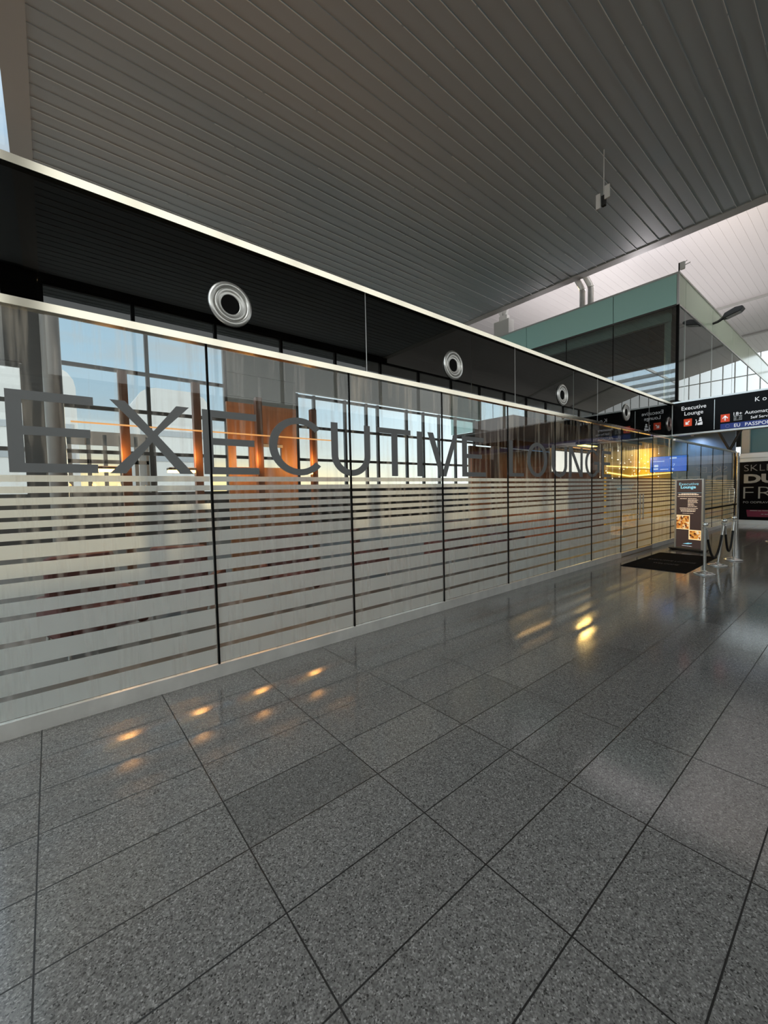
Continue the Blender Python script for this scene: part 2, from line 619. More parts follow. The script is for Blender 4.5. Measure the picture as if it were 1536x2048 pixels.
def arc_z(y):
    for (a, za), (b, zb) in zip(arc, arc[1:]):
        if a <= y <= b:
            return za + (zb - za) * (y - a) / (b - a)
    return arc[-1][1]


mb = MB()
y = -16.2
while y < 14.2:
    y2 = y + 0.31
    za, zb = arc_z(y), arc_z(min(y2, 14.3))
    mb.prism([(y, za + 0.12), (y, za - 0.006), (y + 0.012, za - 0.006), (y + 0.016, za), (y2 - 0.001, zb), (y2 - 0.001, zb + 0.12)], (0, 0, 0), (0, 1, 0), (0, 0, 1), (1, 0, 0), 15.3, 45.3)
    y = y2
struct(mb.build('ceiling', M_CEIL2))
mb = MB()
for xb in (31.8, 39.2):
    for (a, za), (b, zb) in zip(arc, arc[1:]):
        mb.prism([(a, za - 0.09), (b, zb - 0.09), (b, zb), (a, za)], (0, 0, 0), (0, 1, 0), (0, 0, 1), (1, 0, 0), xb, xb + 0.25)
struct(mb.build('trim_3', M_BEAM))


def window(n, x0, x1, y, z0, z1, mull, trans, fm, w=0.09, d=0.16, axis='x'):
    """a framed glazed bay in the plane y (axis x) or x (axis y)"""
    f = MB()

    def bx(a0, a1, b0, b1, c0, c1):
        if axis == 'x':
            f.box(a0, a1, b0, b1, c0, c1)
        else:
            f.box(b0, b1, a0, a1, c0, c1)
    h = w / 2
    for mx in mull:
        bx(mx - h, mx + h, y - d / 2, y + d / 2, z0, z1)
    for tz in trans:
        for a, b in zip(mull, mull[1:]):
            bx(a + h, b - h, y - d / 2 + 0.02, y + d / 2 - 0.02, tz - h, tz + h)
    o = struct(f.build('window_%d' % n, fm))
    g = MB()
    if axis == 'x':
        g.box(x0, x1, y - 0.006, y + 0.006, z0, z1)
    else:
        g.box(y - 0.006, y + 0.006, x0, x1, z0, z1)
    g.build('glass_pane', G_WIN, o)
    return o


# outer facade behind the lounge, Y = 14
YF = 14.0
window(1, 0.19, 6.07, YF, 0, 9.03, [0.19, 3.11, 6.03], [0.06, 3.38, 4.96, 6.4, 8.97], M_FRAME, 0.13)
window(2, 9.40, 26.0, YF, 0, 6.55, [9.4, 10.35, 12.2, 13.6, 14.4, 16.6, 18.0, 19.4, 21.0, 23.0, 25.9], [0.06, 1.9, 3.38, 4.97, 6.45], M_FRAME, 0.13)
window(7, 6.1, 9.34, YF, 1.9, 4.9, [6.16, 9.28], [1.95, 3.38, 4.85], M_FRAME, 0.13)
window(3, -12.0, -0.5, YF, 0, 6.15, [-11.9, -9, -6.2, -3.3, -0.5], [0.06, 3.38, 4.96, 6.1], M_FRAME, 0.13)
struct(MB().box(-0.5, 0.13, YF - 0.15, YF + 0.15, 0, 9.3).box(-12, -0.5, YF - 0.1, YF + 0.1, 6.2, 9.3).box(0.13, 15.2, YF - 0.2, YF + 0.12, 9.04, 9.3).build('wall_back', M_DKWALL))
mb = MB()
for z0, z1 in ((4.9, 6.0), (6.02, 7.0), (7.02, 8.0), (8.02, 9.03)):
    mb.box(6.1, 9.34, YF - 0.08, YF + 0.08, z0, z1)
mb.box(6.1, 9.34, YF - 0.05, YF + 0.05, 0, 1.9)
struct(mb.build('wall_back', M_CLAD))
struct(MB().box(9.34, 45.3, YF - 0.1, YF + 0.1, 6.62, 9.6).box(26, 45.3, YF - 0.1, YF + 0.1, 0, 6.62).build('wall_back', M_CLAD))
struct(MB().box(0.13, 6.1, YF - 0.12, YF + 0.12, 0, 1.9).box(9.34, 26, YF - 0.12, YF + 0.12, 0, 1.9).box(-12, -0.5, YF - 0.12, YF + 0.12, 0, 1.9).build('wall_back', M_DKWALL))
# opposite side of the hall: solid below, high glazing above
YO = -14.0
struct(MB().box(-14, 45.3, YO - 0.2, YO, 0, 5.85).build('wall_front', M_WALL))
struct(MB().box(-14, 15.2, YO - 0.2, YO, 9.04, 9.3).box(-0.9, 0.15, YO - 0.3, YO + 0.2, 5.85, 9.04).build('wall_front', M_DKWALL))
mulls = [-13.9 + 0.06 + 3.0 * i - 1.42 for i in range(21)]
window(4, -14, 45.3, YO - 0.1, 5.85, 9.04, mulls, [5.9, 9.0], M_FRAME, 0.12)
# rear and far ends
struct(MB().box(-14.2, -14, -16.2, 14.2, 0, 5.0).build('wall_left', M_WALL))
window(6, -14, 14.1, -14.1, 5.0, 9.5, [-14 + 2.8 * i for i in range(11)], [5.05, 7.2, 9.45], M_FRAME, 0.1, 0.14, 'y')
mb_m = [-16 + 0.8 * i for i in range(39)]
struct(MB().box(45.3, 45.5, -16.2, 14.2, 0, 4.0).build('wall_right', M_WALL))
window(5, -16, 14.2, 45.35, 4.0, 13.0, mb_m, [4.05, 7.4, 10.75], M_ALU, 0.07, 0.14, 'y')

# added uplights, out of view, brightening the far ceiling and the hall
def fill_uplight(x0, x1, y, z, power, colour, lab, sy=0.3):
    r = thing('fill_uplight', lab, 'lamp', ((x0 + x1) / 2, y, z), 'added linear uplights')
    part(MB().box(x0, x1, y - 0.14, y + 0.14, z + 0.001, z + 0.09), 'housing', M_DARK, r)
    la = bpy.data.lights.new('uplight_fill', 'AREA')
    la.shape = 'RECTANGLE'
    la.size, la.size_y = x1 - x0, sy
    la.energy = power
    la.color = colour
    lo = bpy.data.objects.new('uplight_fill', la)
    COL.objects.link(lo)
    lo.parent = r
    lo.location = (0, 0, 0.12)
    lo.rotation_euler = (pi, 0, 0)
    return r


struct(MB().box(-3, 13, YO, YO + 0.5, 5.5, 5.7).build('trim_7', M_WALL))
fill_uplight(-2.0, 12.0, YO + 0.28, 5.70, UP_BACK, (1.0, 0.9, 0.78), 'long dark added uplight on the ledge of the opposite hall wall')
fill_uplight(17.2, 20.0, 2.0, 8.085, UP_ROOM * 1.2, (1.0, 0.93, 0.95), 'short dark added uplight at the front corner of the upper glass room roof')
fill_uplight(20.6, 33.0, 1.2, 8.085, UP_ROOM, (1.0, 0.93, 0.92), 'long dark added uplight on the upper glass room roof, front row')
fill_uplight(17.2, 33.0, 6.0, 8.085, UP_ROOM * 1.8, (1.0, 0.93, 0.92), 'long dark added uplight on the upper glass room roof, rear row')

# apron outside
struct(MB().box(-900, 900, -700, 1500, -4.7, -4.5).build('ground', M_APRON))

# ================================================================== THE GLASS WALL
Z_BASE, Z_TOP = 0.123, 3.105
GAPS = [(1.824, 1.858), (1.741, 1.775), (1.656, 1.687), (1.57, 1.6), (1.487, 1.519), (1.4, 1.431), (1.263, 1.297), (1.125, 1.159), (0.985, 1.018), (0.852, 0.887), (0.66, 0.695), (0.469, 0.505), (0.274, 0.311)]
BANDS = []
hi = 1.907
for a, b in GAPS:
    BANDS.append((b, hi))
    hi = a
BANDS.append((Z_BASE + 0.01, hi))

PANELS = [
    (-0.41, 1.172, 'tall clear glass panel with frosted stripes carrying the letters E and X'),
    (1.172, 2.752, 'glass panel with frosted stripes behind the second letter E and the letter C'),
    (2.752, 4.341, 'glass panel with frosted stripes behind the letters T and I'),
    (4.341, 5.954, 'glass panel with frosted stripes behind the last E of EXECUTIVE'),
    (5.954, 7.52, 'glass panel with frosted stripes behind the letters L and O of LOUNGE'),
    (7.52, 9.10, 'glass panel with frosted stripes behind the letter N of LOUNGE'),
    (9.10, 10.70, 'glass panel with frosted stripes beside the left door leaf, last letter E on it'),
    (12.83, 14.42, 'striped glass panel right of the double door, reaching to the black hanging sign'),
    (14.42, 16.0, 'striped glass panel just past the black hanging sign, behind the banner stand'),
    (16.0, 17.6, 'striped glass panel behind the right edge of the banner stand'),
    (17.6, 19.2, 'striped glass panel at the left end of the black handrail'),
    (19.2, 20.8, 'striped glass panel behind the middle of the black handrail'),
    (20.8, 22.92, 'last striped glass panel, against the chrome end post'),
]
for i, (x0, x1, lab) in enumerate(PANELS):
    r = thing('glass_panel', lab, 'glass panel', (x0, 0, 0), 'striped glass panels of the lounge wall')
    zb = Z_BASE
    part(MB().box(x0 + 0.009, x1 - 0.009, 0.0, 0.012, zb, Z_TOP), 'glass_pane', G_CLEAR, r)
    f = MB()
    for a, b in BANDS:
        f.add([(x0 + 0.014, 0.0135, a), (x1 - 0.014, 0.0135, a), (x1 - 0.014, 0.0135, b), (x0 + 0.014, 0.0135, b)], [(0, 1, 2, 3)])
    part(f, 'frosted_film', M_FILM, r, label='frosted horizontal stripes')
    part(MB().box(x1 - 0.009, x1 + 0.009, -0.004, 0.016, zb, Z_TOP), 'black_joint', M_BLACK, r)

# double door
DX = [10.70, 11.765, 12.83]
for n, (x0, x1, hx, side) in enumerate(((DX[0], DX[1], 11.63, 'left'), (DX[1], DX[2], 11.86, 'right')), 1):
    r = struct(bpy.data.objects.new('door_%d' % n, None))
    COL.objects.link(r)
    r.location = (x0, 0, 0)
    part(MB().box(x0 + 0.006, x1 - 0.006, 0.0, 0.012, 0.02, Z_TOP), 'glass_pane', G_DOOR, r)
    f = MB()
    for a, b in BANDS:
        f.add([(x0 + 0.012, 0.0135, a), (x1 - 0.012, 0.0135, a), (x1 - 0.012, 0.0135, b), (x0 + 0.012, 0.0135, b)], [(0, 1, 2, 3)])
    part(f, 'frosted_film', M_FILM, r)
    part(MB().box(x0 + 0.006, x1 - 0.006, -0.012, 0.026, 0.012, 0.105), 'bottom_rail', M_ALU, r)
    part(MB().box(x1 - 0.006, x1 + 0.004, -0.004, 0.016, 0.02, Z_TOP), 'black_joint', M_BLACK, r)
    part(MB().tube([(hx, -0.09, 0.87), (hx, -0.09, 1.53)], 0.017, 14), 'door_handle', M_CHROME, r)
    part(MB().tube([(hx, -0.09, 1.0), (hx, 0.0, 1.0)], 0.009, 8).tube([(hx, -0.09, 1.4), (hx, 0.0, 1.4)], 0.009, 8), 'handle_standoff', M_CHROME, r)

# rails and kick plate
struct(MB().prism([(-0.036, 3.166), (-0.0344, 3.107), (0.05, 3.107), (0.05, 3.166)], (0, 0, 0), (0, 1, 0), (0, 0, 1), (1, 0, 0), -4, 14.42).build('trim_4', M_RAIL))
struct(MB().prism([(-0.044, 4.146), (-0.035, 4.088), (0.05, 4.088), (0.05, 4.146)], (0, 0, 0), (0, 1, 0), (0, 0, 1), (1, 0, 0), -4, 14.42).build('trim_5', M_RAIL))
struct(MB().box(14.66, 23.05, -0.03, 0.04, 3.08, 3.14).build('trim_6', M_ALU, None, 0.004))
struct(MB().box(-4, 10.69, -0.012, 0.03, 0.0, 0.121).build('baseboard_left', M_KICK))
struct(MB().box(12.84, 23.0, -0.012, 0.03, 0.0, 0.121).build('baseboard_right', M_KICK))

# tinted fascia with round air nozzles
FX = [-3.3, 3.02, 6.17, 9.35, 12.5, 14.42]
FLAB = ['long black tinted fascia glass above the letters E X E C, nearest the camera', 'black tinted fascia panel around the second round nozzle', 'black tinted fascia panel around the third round nozzle',
        'black tinted fascia panel around the fourth round nozzle', 'last short fascia panel with a round nozzle, touching the hanging sign']
for x0, x1, lab in zip(FX, FX[1:], FLAB):
    r = thing('fascia_panel', lab, 'fascia panel', (x0, 0, 3.167), 'black fascia panels above the lounge glass')
    part(MB().box(x0 + 0.005, x1 - 0.005, 0.0, 0.012, 3.167, 4.087), 'tinted_pane', G_FASCIA, r)
    if x1 < 14:
        part(MB().box(x1 - 0.005, x1 + 0.005, -0.001, 0.012, 3.167, 4.087), 'joint_strip', M_ALU, r)


def nozzle(x, z, lab):
    r = thing('air_nozzle', lab, 'air nozzle', (x, -0.002, z), 'round air nozzles along the fascia')
    ro = 0.205
    fl = [(0.150, 0.0), (0.152, 0.012), (0.160, 0.022), (0.176, 0.026), (0.196, 0.020), (ro, 0.008), (ro, 0.0), (0.150, 0.0)]
    MB().lathe(fl, (0, 0, 0), (0, -1, 0), 48).build('outer_ring', M_STEEL, r)
    cone = [(0.150, 0.002), (0.148, 0.016), (0.140, 0.022), (0.118, 0.012), (0.098, 0.006), (0.092, 0.008), (0.088, 0.002), (0.086, -0.0)]
    MB().lathe(cone, (0, 0, 0), (0, -1, 0), 48).build('inner_ring', M_STEEL, r)
    MB().lathe([(0.088, 0.002), (0.07, 0.001), (0.0, 0.001)], (0, 0, 0), (0, -1, 0), 40).build('dark_bore', M_BLACK, r)
    return r


for x, lab in ((1.41, 'largest round silver air nozzle, nearest on the black fascia'), (4.59, 'second round silver air nozzle from the left'), (7.78, 'third round silver air nozzle from the left'),
               (10.935, 'fourth round silver air nozzle from the left'), (14.12, 'smallest round silver air nozzle, at the hanging sign')):
    nozzle(x, 3.53, lab)

# lettering on the glass, drawn as vinyl shapes
LET = thing('lounge_lettering', 'big grey vinyl letters EXECUTIVE LOUNGE across the glass wall', 'lettering', (-0.21, -0.001, 1.925))


def arc_pts(cx, cz, rx, rz, a0, a1, n=28):
    return [(cx + rx * cos(radians(a0 + (a1 - a0) * i / n)), cz + rz * sin(radians(a0 + (a1 - a0) * i / n))) for i in range(n + 1)]


def letter(polys):
    mb = MB()
    for i, p in enumerate(polys):
        mb.prism(p, (0, 0, 0), (1, 0, 0), (0, 0, 1), (0, 1, 0), -0.0030 - 0.0003 * (i % 5), -0.0008)
    return part(mb, 'letter', M_VINYL, LET)


def strip(outer, inner):
    return [[outer[i], outer[i + 1], inner[i + 1], inner[i]] for i in range(len(outer) - 1)]


def rect(x0, x1, z0, z1):
    return [(x0, z0), (x1, z0), (x1, z1), (x0, z1)]


zb, zt, hs = 1.926, 2.52, 0.067


def let_E(x, w1, w2, w3, vs=0.088, b=zb, t=zt):
    letter([rect(x, x + vs, b, t), rect(x + vs, x + w1, t - hs, t), rect(x + vs, x + w2, (b + t) / 2 - 0.024, (b + t) / 2 + 0.04), rect(x + vs, x + w3, b, b + hs)])


let_E(-0.215, 0.513, 0.485, 0.523)
letter([[(0.385, zb), (0.497, zb), (0.757, 2.292 - 0.02), (0.99 + 0.012, zt), (0.896, zt), (0.645, 2.205)], [(0.407, zt), (0.512, zt), (0.765, 2.225), (1.018, zb), (0.905, zb), (0.645, 2.262)]])
let_E(1.11, 0.51, 0.483, 0.525)


def let_C(x0, x1, b=1.922, t=2.537, v=0.09, h=0.068, open_=42, g=False):
    cx, cz = (x0 + x1) / 2 + 0.0, (b + t) / 2
    rx, rz = (x1 - x0) / 2, (t - b) / 2
    a0, a1 = open_, 360 - open_
    o = arc_pts(cx, cz, rx, rz, a0, a1, 40)
    i = arc_pts(cx, cz, rx - v, rz - h, a0, a1, 40)
    ps = strip(o, i)
    if g:
        ps.append(rect(cx + 0.08, x1, cz - 0.03, cz + 0.035))
        ps.append(rect(x1 - v, x1, b + 0.1, cz - 0.03))
    letter(ps)


let_C(1.745, 2.435)


def let_U(x0, x1, v, b=1.922, t=2.528):
    rz = 0.24
    cx, cz = (x0 + x1) / 2, b + rz
    o = arc_pts(cx, cz, (x1 - x0) / 2, rz, 180, 360, 24)
    i = arc_pts(cx, cz, (x1 - x0) / 2 - v, rz - 0.072, 180, 360, 24)
    letter(strip(o, i) + [rect(x0, x0 + v, cz, t), rect(x1 - v, x1, cz, t)])


let_U(2.488, 3.044, 0.09)
letter([rect(3.142, 3.72, 2.462, 2.528), rect(3.385, 3.488, 1.926, 2.462)])
letter([rect(3.836, 3.934, 1.926, 2.528)])
letter([[(4.038, 2.532), (4.15, 2.532), (4.352, 2.02), (4.352, 1.928), (4.286, 1.928)], [(4.576, 2.532), (4.668, 2.532), (4.412, 1.928), (4.352, 1.928), (4.352, 2.02)]])
let_E(4.766, 0.52, 0.475, 0.575, 0.115, 1.93, 2.532)
letter([rect(5.975, 6.09, 1.94, 2.545), rect(6.09, 6.434, 1.94, 1.998)])


def let_O(x0, x1, b, t, v, h):
    cx, cz = (x0 + x1) / 2, (b + t) / 2
    letter(strip(arc_pts(cx, cz, (x1 - x0) / 2, (t - b) / 2, 0, 360, 48), arc_pts(cx, cz, (x1 - x0) / 2 - v, (t - b) / 2 - h, 0, 360, 48)))


let_O(6.53, 7.218, 1.936, 2.558, 0.105, 0.066)
let_U(7.385, 7.985, 0.11, 1.936, 2.545)
letter([rect(8.06, 8.165, 1.942, 2.545), rect(8.55, 8.655, 1.942, 2.545), [(8.06, 2.545), (8.19, 2.545), (8.655, 1.942), (8.53, 1.942)]])
let_C(8.765, 9.46, 1.946, 2.552, 0.105, 0.064, 40, True)
let_E(9.578, 0.486, 0.45, 0.494, 0.11, 1.95, 2.54)

# ================================================================== HANGING DIRECTION SIGN
SX = 14.42
SG = thing('hanging_sign', 'long black hanging direction sign with white text and red arrow squares', 'sign', (SX, 0, 3.2))
part(MB().box(SX + 0.004, SX + 0.2, -10, -0.002, 3.236, 4.14), 'sign_board', M_SIGN, SG)
part(MB().box(SX - 0.02, SX + 0.22, -10, 0.0, 4.14, 4.185), 'frame_rail', M_ALU, SG)
part(MB().box(SX - 0.02, SX + 0.22, -10, 0.0, 3.19, 3.236), 'frame_rail', M_ALU, SG)
part(MB().box(SX, SX + 0.012, -0.012, -0.0, 3.236, 4.14), 'edge_strip', M_ALU, SG)
part(MB().box(SX, SX + 0.012, -1.001, -0.988, 3.27, 4.09), 'divider', M_ALU, SG)
for yy in (-3.0, -7.5):
    part(MB().tube([(SX + 0.1, yy, 4.18), (SX + 0.1, yy, Z_CEIL)], 0.012, 8), 'hanger_rod', M_ALU, SG)
DXS, DZS = (0, -1, 0), (0, 0, 1)


def sign_text(s, y, z, cap, w=None, m_=M_WHITE, x=SX + 0.002, **kw):
    text_part(s, cap, m_, SG, (x, y, z), DXS, DZS, width=w, **kw)


sign_text('Executive', -0.229, 3.912, 0.115, 0.58)
sign_text('Lounge', -0.302, 3.757, 0.112, 0.44)
sign_text('K o n t r o l a', -1.825, 3.886, 0.118)
sign_text('18+', -1.409, 3.585, 0.09, 0.175)
sign_text('Automaty', -1.637, 3.585, 0.09)
sign_text('Self Service', -1.755, 3.452, 0.07)


def sign_rect(y0, y1, z0, z1, m_, name, x=SX):
    return part(MB().box(x, SX + 0.006, y1, y0, z0, z1), name, m_, SG)


def sign_poly(polys, m_, name, x=SX - 0.002):
    mb = MB()
    for p in polys:
        mb.prism(p, (x, 0, 0), (0, -1, 0), (0, 0, 1), (1, 0, 0), 0.0, 0.003)
    return part(mb, name, m_, SG)


sign_rect(-0.29, -0.482, 3.44, 3.65, M_RED, 'red_arrow_field')
# arrow pointing down left
cy, cz_ = 0.386, 3.545
sign_poly([[(cy - 0.055, cz_ - 0.06), (cy + 0.02, cz_ - 0.06), (cy + 0.02, cz_ - 0.035), (cy - 0.03, cz_ - 0.035), (cy - 0.03, cz_ + 0.02), (cy - 0.055, cz_ + 0.02)],
           [(cy - 0.04, cz_ - 0.02), (cy - 0.02, cz_ - 0.04), (cy + 0.05, cz_ + 0.03), (cy + 0.03, cz_ + 0.05)]], M_WHITE, 'arrow')
# lounge pictogram: a seated guest at a bar counter
py_, pz_ = 0.565, 3.44
sign_poly([[(py_ + 0.05, pz_), (py_ + 0.164, pz_), (py_ + 0.164, pz_ + 0.09), (py_ + 0.05, pz_ + 0.05)], [(py_ + 0.07, pz_ + 0.10), (py_ + 0.15, pz_ + 0.10), (py_ + 0.15, pz_ + 0.155), (py_ + 0.09, pz_ + 0.155)],
           [(py_, pz_), (py_ + 0.02, pz_), (py_ + 0.045, pz_ + 0.11), (py_ + 0.025, pz_ + 0.12)], arc_pts(py_ + 0.115, pz_ + 0.188, 0.026, 0.028, 0, 340, 12), [(py_ + 0.0, pz_ + 0.16), (py_ + 0.03, pz_ + 0.16), (py_ + 0.016, pz_ + 0.12)]], M_WHITE, 'pictogram')
sign_rect(-1.134, -1.328, 3.44, 3.65, M_RED, 'red_arrow_field')
cy = 1.231
sign_poly([[(cy - 0.012, cz_ - 0.07), (cy + 0.012, cz_ - 0.07), (cy + 0.012, cz_ + 0.06), (cy - 0.012, cz_ + 0.06)], [(cy - 0.065, cz_), (cy - 0.05, cz_ - 0.02), (cy + 0.012, cz_ + 0.045), (cy, cz_ + 0.07)],
           [(cy + 0.065, cz_), (cy + 0.05, cz_ - 0.02), (cy - 0.012, cz_ + 0.045), (cy, cz_ + 0.07)]], M_WHITE, 'arrow')
# biometric passport symbol
sign_poly([rect(1.411, 1.585, 3.535, 3.58), rect(1.411, 1.585, 3.445, 3.49)] + strip(arc_pts(1.498, 3.512, 0.05, 0.05, 0, 360, 20), arc_pts(1.498, 3.512, 0.028, 0.028, 0, 360, 20)) + [rect(1.411, 1.445, 3.5, 3.525), rect(1.55, 1.585, 3.5, 3.525)], M_GREY, 'passport_symbol')
sign_rect(-1.131, -9.0, 3.25, 3.395, M_NAVY, 'blue_band')
sign_text('EU', -1.423, 3.276, 0.092, 0.125, x=SX - 0.0015)
sign_text('PASSPORTS', -1.64, 3.276, 0.092, x=SX - 0.0015)
sign_poly([arc_pts(1.59, 3.32, 0.028, 0.028, 0, 345, 16)], M_NAVY, 'emblem')
sign_poly([[(1.285 + 0.04 * cos(a) + 0.006 * cos(b), 3.322 + 0.04 * sin(a) + 0.006 * sin(b)) for b in (0.3, 1.6, 2.8, 4.1, 5.3)] for a in [i * pi / 6 for i in range(12)]], M_GREY, 'star_circle')

# ================================================================== UPPER GLASS ROOM
TX, TY1, TZ0, TZS, TZ1 = 14.85, 9.0, 4.33, 7.15, 8.085
TXE = 36.0
TW = thing('upper_glass_room', 'upper floor glass room with teal spandrel band above the black fascia', 'glass room', (TX, 0, TZ0))
part(MB().box(TX + 0.1, TXE, 0.1, TY1, TZ0 - 0.12, TZ0), 'floor_slab', M_DKWALL, TW)
part(MB().box(TX + 0.03, TXE, 0.03, TY1, TZ1 - 0.06, TZ1), 'roof', M_DKWALL, TW)
part(MB().box(TX + 0.5, TXE - 0.1, 0.5, TY1 - 0.1, 7.3, 7.36), 'suspended_ceiling', M_DARK, TW)
part(MB().box(TX + 5.0, TX + 5.1, 0.6, TY1, TZ0, 7.3), 'inner_wall', M_DKWALL, TW)
part(MB().box(TX + 0.35, TX + 0.5, 0.30, TY1 - 0.2, 6.86, 7.25), 'ceiling_strip', mat('pale_soffit', (0.8, 0.84, 0.82), 0.6), TW)
ysplit = [0.04, 1.83, 3.43, 5.03, 6.63, TY1]
for a, b in zip(ysplit, ysplit[1:]):
    part(MB().box(TX, TX + 0.014, a + 0.008, b - 0.008, TZ0, TZS), 'window_pane', G_TOWER, TW)
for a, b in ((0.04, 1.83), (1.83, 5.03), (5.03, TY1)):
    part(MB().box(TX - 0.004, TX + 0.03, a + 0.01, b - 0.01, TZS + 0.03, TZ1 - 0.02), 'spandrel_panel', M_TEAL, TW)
xsplit = [TX + 0.04, 15.55, 18.75, 21.95, 25.15, 28.35, 31.55, TXE]
for a, b in zip(xsplit, xsplit[1:]):
    part(MB().box(a + 0.012, b - 0.012, 0.0, 0.014, TZ0, TZS), 'window_pane', G_TOWER, TW)
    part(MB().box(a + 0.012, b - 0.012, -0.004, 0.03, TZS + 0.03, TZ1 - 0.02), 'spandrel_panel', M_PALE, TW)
part(MB().box(TX - 0.02, TX + 0.05, -0.02, 0.05, TZ0 - 0.1, TZS), 'corner_post', M_BLACK, TW)
part(MB().box(TX - 0.012, TX + 0.04, -0.012, 0.04, TZS, TZ1), 'corner_post', M_ALU, TW)
part(MB().box(TX - 0.025, TX + 0.05, -0.025, TY1, TZ1 - 0.02, TZ1 + 0.03), 'roof_edge', M_ALU, TW)
part(MB().box(TX + 0.05, TXE, -0.025, 0.05, TZ1 - 0.02, TZ1 + 0.03), 'roof_edge', M_STEEL, TW)
part(MB().box(TX - 0.02, TX + 0.04, 0.04, TY1, TZS - 0.03, TZS + 0.03), 'transom', M_FRAME, TW)
part(MB().box(TX + 0.04, TXE, -0.02, 0.04, TZS - 0.02, TZS + 0.03), 'transom', M_STEEL, TW)
for yy in ysplit[1:-1]:
    part(MB().box(TX - 0.006, TX + 0.03, yy - 0.009, yy + 0.009, TZ0, TZS), 'mullion', M_BLACK, TW)
for xx in xsplit[1:-1]:
    part(MB().box(xx - 0.012, xx + 0.012, -0.006, 0.03, TZ0, TZS), 'mullion', M_ALU, TW)
part(MB().tube([(15.4, 0.42, TZ0), (15.4, 0.42, 7.3)], 0.09, 16), 'column', mat('white_paint', (0.75, 0.76, 0.74), 0.5), TW)
t_ = thing('wall_monitor', 'black monitor on a bracket hanging inside the corner of the upper glass room', 'monitor', (15.55, 0.7, 7.3))
part(MB().box(15.5, 15.56, 0.42, 0.98, 6.45, 6.85), 'screen', M_BLACK, t_, 0.01)
part(MB().tube([(15.56, 0.7, 6.7), (15.62, 0.7, 6.9), (15.62, 0.7, 7.31)], 0.025, 8), 'bracket', M_DARK, t_)

# floodlight on the room's edge, throwing light to the far ceiling
fl = thing('floodlight', 'black flat floodlight on an arm at the upper glass room edge', 'floodlight', (18.75, -0.02, 7.6))
hd = MB().prism([(0, -0.02), (0.10, -0.07), (0.5, -0.10), (0.62, -0.04), (0.60, 0.03), (0.42, 0.10), (0.12, 0.09)], (18.60, -0.28, 7.62), (0, -0.94, 0.33), (0, 0.33, 0.94), (1, 0, 0), 0.0, 0.34)
part(hd, 'head', M_DARK, fl, 0.015)
part(MB().prism([(0.1, -0.075), (0.5, -0.104), (0.5, -0.114), (0.1, -0.085)], (18.60, -0.28, 7.62), (0, -0.94, 0.33), (0, 0.33, 0.94), (1, 0, 0), 0.04, 0.30), 'lens', M_GREY, fl)
part(MB().tube([(18.77, -0.007, 7.52), (18.77, -0.16, 7.55), (18.77, -0.33, 7.64)], [0.04, 0.045, 0.05], 10), 'arm', M_DARK, fl)

# small sensor mast on the corner
sl = bpy.data.lights.new('flood_light', 'SPOT')
sl.energy = UP_WARM
sl.color = (1.0, 0.78, 0.48)
sl.spot_size = radians(110)
sl.spot_blend = 0.8
sl.shadow_soft_size = 0.15
so = bpy.data.objects.new('flood_light', sl)
COL.objects.link(so)
so.parent = fl
so.location = (0.25, -0.75, 0.3)
so.rotation_euler = (Vector((0.55, -0.35, 0.75))).to_track_quat('-Z', 'Y').to_euler()
an = thing('sensor_mast', 'small white antenna on the top corner of the upper glass room', 'antenna', (14.86, 0.0, 8.115))
part(MB().tube([(14.86, 0.0, 8.11), (14.86, 0.0, 8.36)], 0.018, 8), 'mast', M_DARK, an)
mw = mat('white_plastic', (0.75, 0.75, 0.73), 0.5)
part(MB().box(14.82, 14.90, -0.15, -0.02, 8.14, 8.36), 'sensor_body', mw, an, 0.02)
part(MB().tube([(14.86, -0.1, 8.24), (14.86, -0.28, 8.27)], 0.012, 6).tube([(14.86, -0.1, 8.31), (14.86, -0.2, 8.36)], 0.009, 6), 'antenna_rod', mw, an)

# ventilation ducts rising from the room's roof, bending under the roof edge
for yy, lab in ((3.22, 'left one of the two bent silver ventilation ducts'), (2.92, 'right one of the two bent silver ventilation ducts')):
    d = thing('ventilation_duct', lab, 'duct', (15.65, yy, 8.08), 'silver ventilation ducts on the glass room roof')
    part(MB().tube([(15.65, yy, 8.087), (15.65, yy, 9.05)], 0.10, 18), 'riser', M_STEEL, d)
    part(MB().lathe([(0.102, 0.0), (0.112, 0.01), (0.112, 0.04), (0.102, 0.05)], (15.65, yy, 9.02), (0, 0, 1), 20), 'collar', M_STEEL, d)
    part(MB().tube([(15.65, yy, 9.05), (15.62, yy + 0.03, 9.16), (15.52, yy + 0.1, 9.36), (15.45, yy + 0.16, 9.52), (15.45, yy + 0.17, 9.75)], 0.10, 18), 'bend', M_STEEL, d)
wb = thing('roof_cabinet', 'white square cabinet with antlered top on the glass room roof, left of the ducts', 'cabinet', (15.6, 6.55, 8.08))
part(MB().box(15.4, 15.8, 6.2, 6.95, 8.085, 9.0), 'body', mw, wb, 0.02)
part(MB().box(15.5, 15.7, 6.35, 6.75, 9.0, 9.22), 'neck', mw, wb, 0.01)
part(MB().prism([(6.3, 9.55), (6.42, 9.2), (6.52, 9.2), (6.55, 9.4), (6.58, 9.2), (6.68, 9.2), (6.85, 9.55), (6.6, 9.45)], (15.5, 0, 0), (0, 1, 0), (0, 0, 1), (1, 0, 0), 0, 0.15), 'top_bracket', mw, wb)

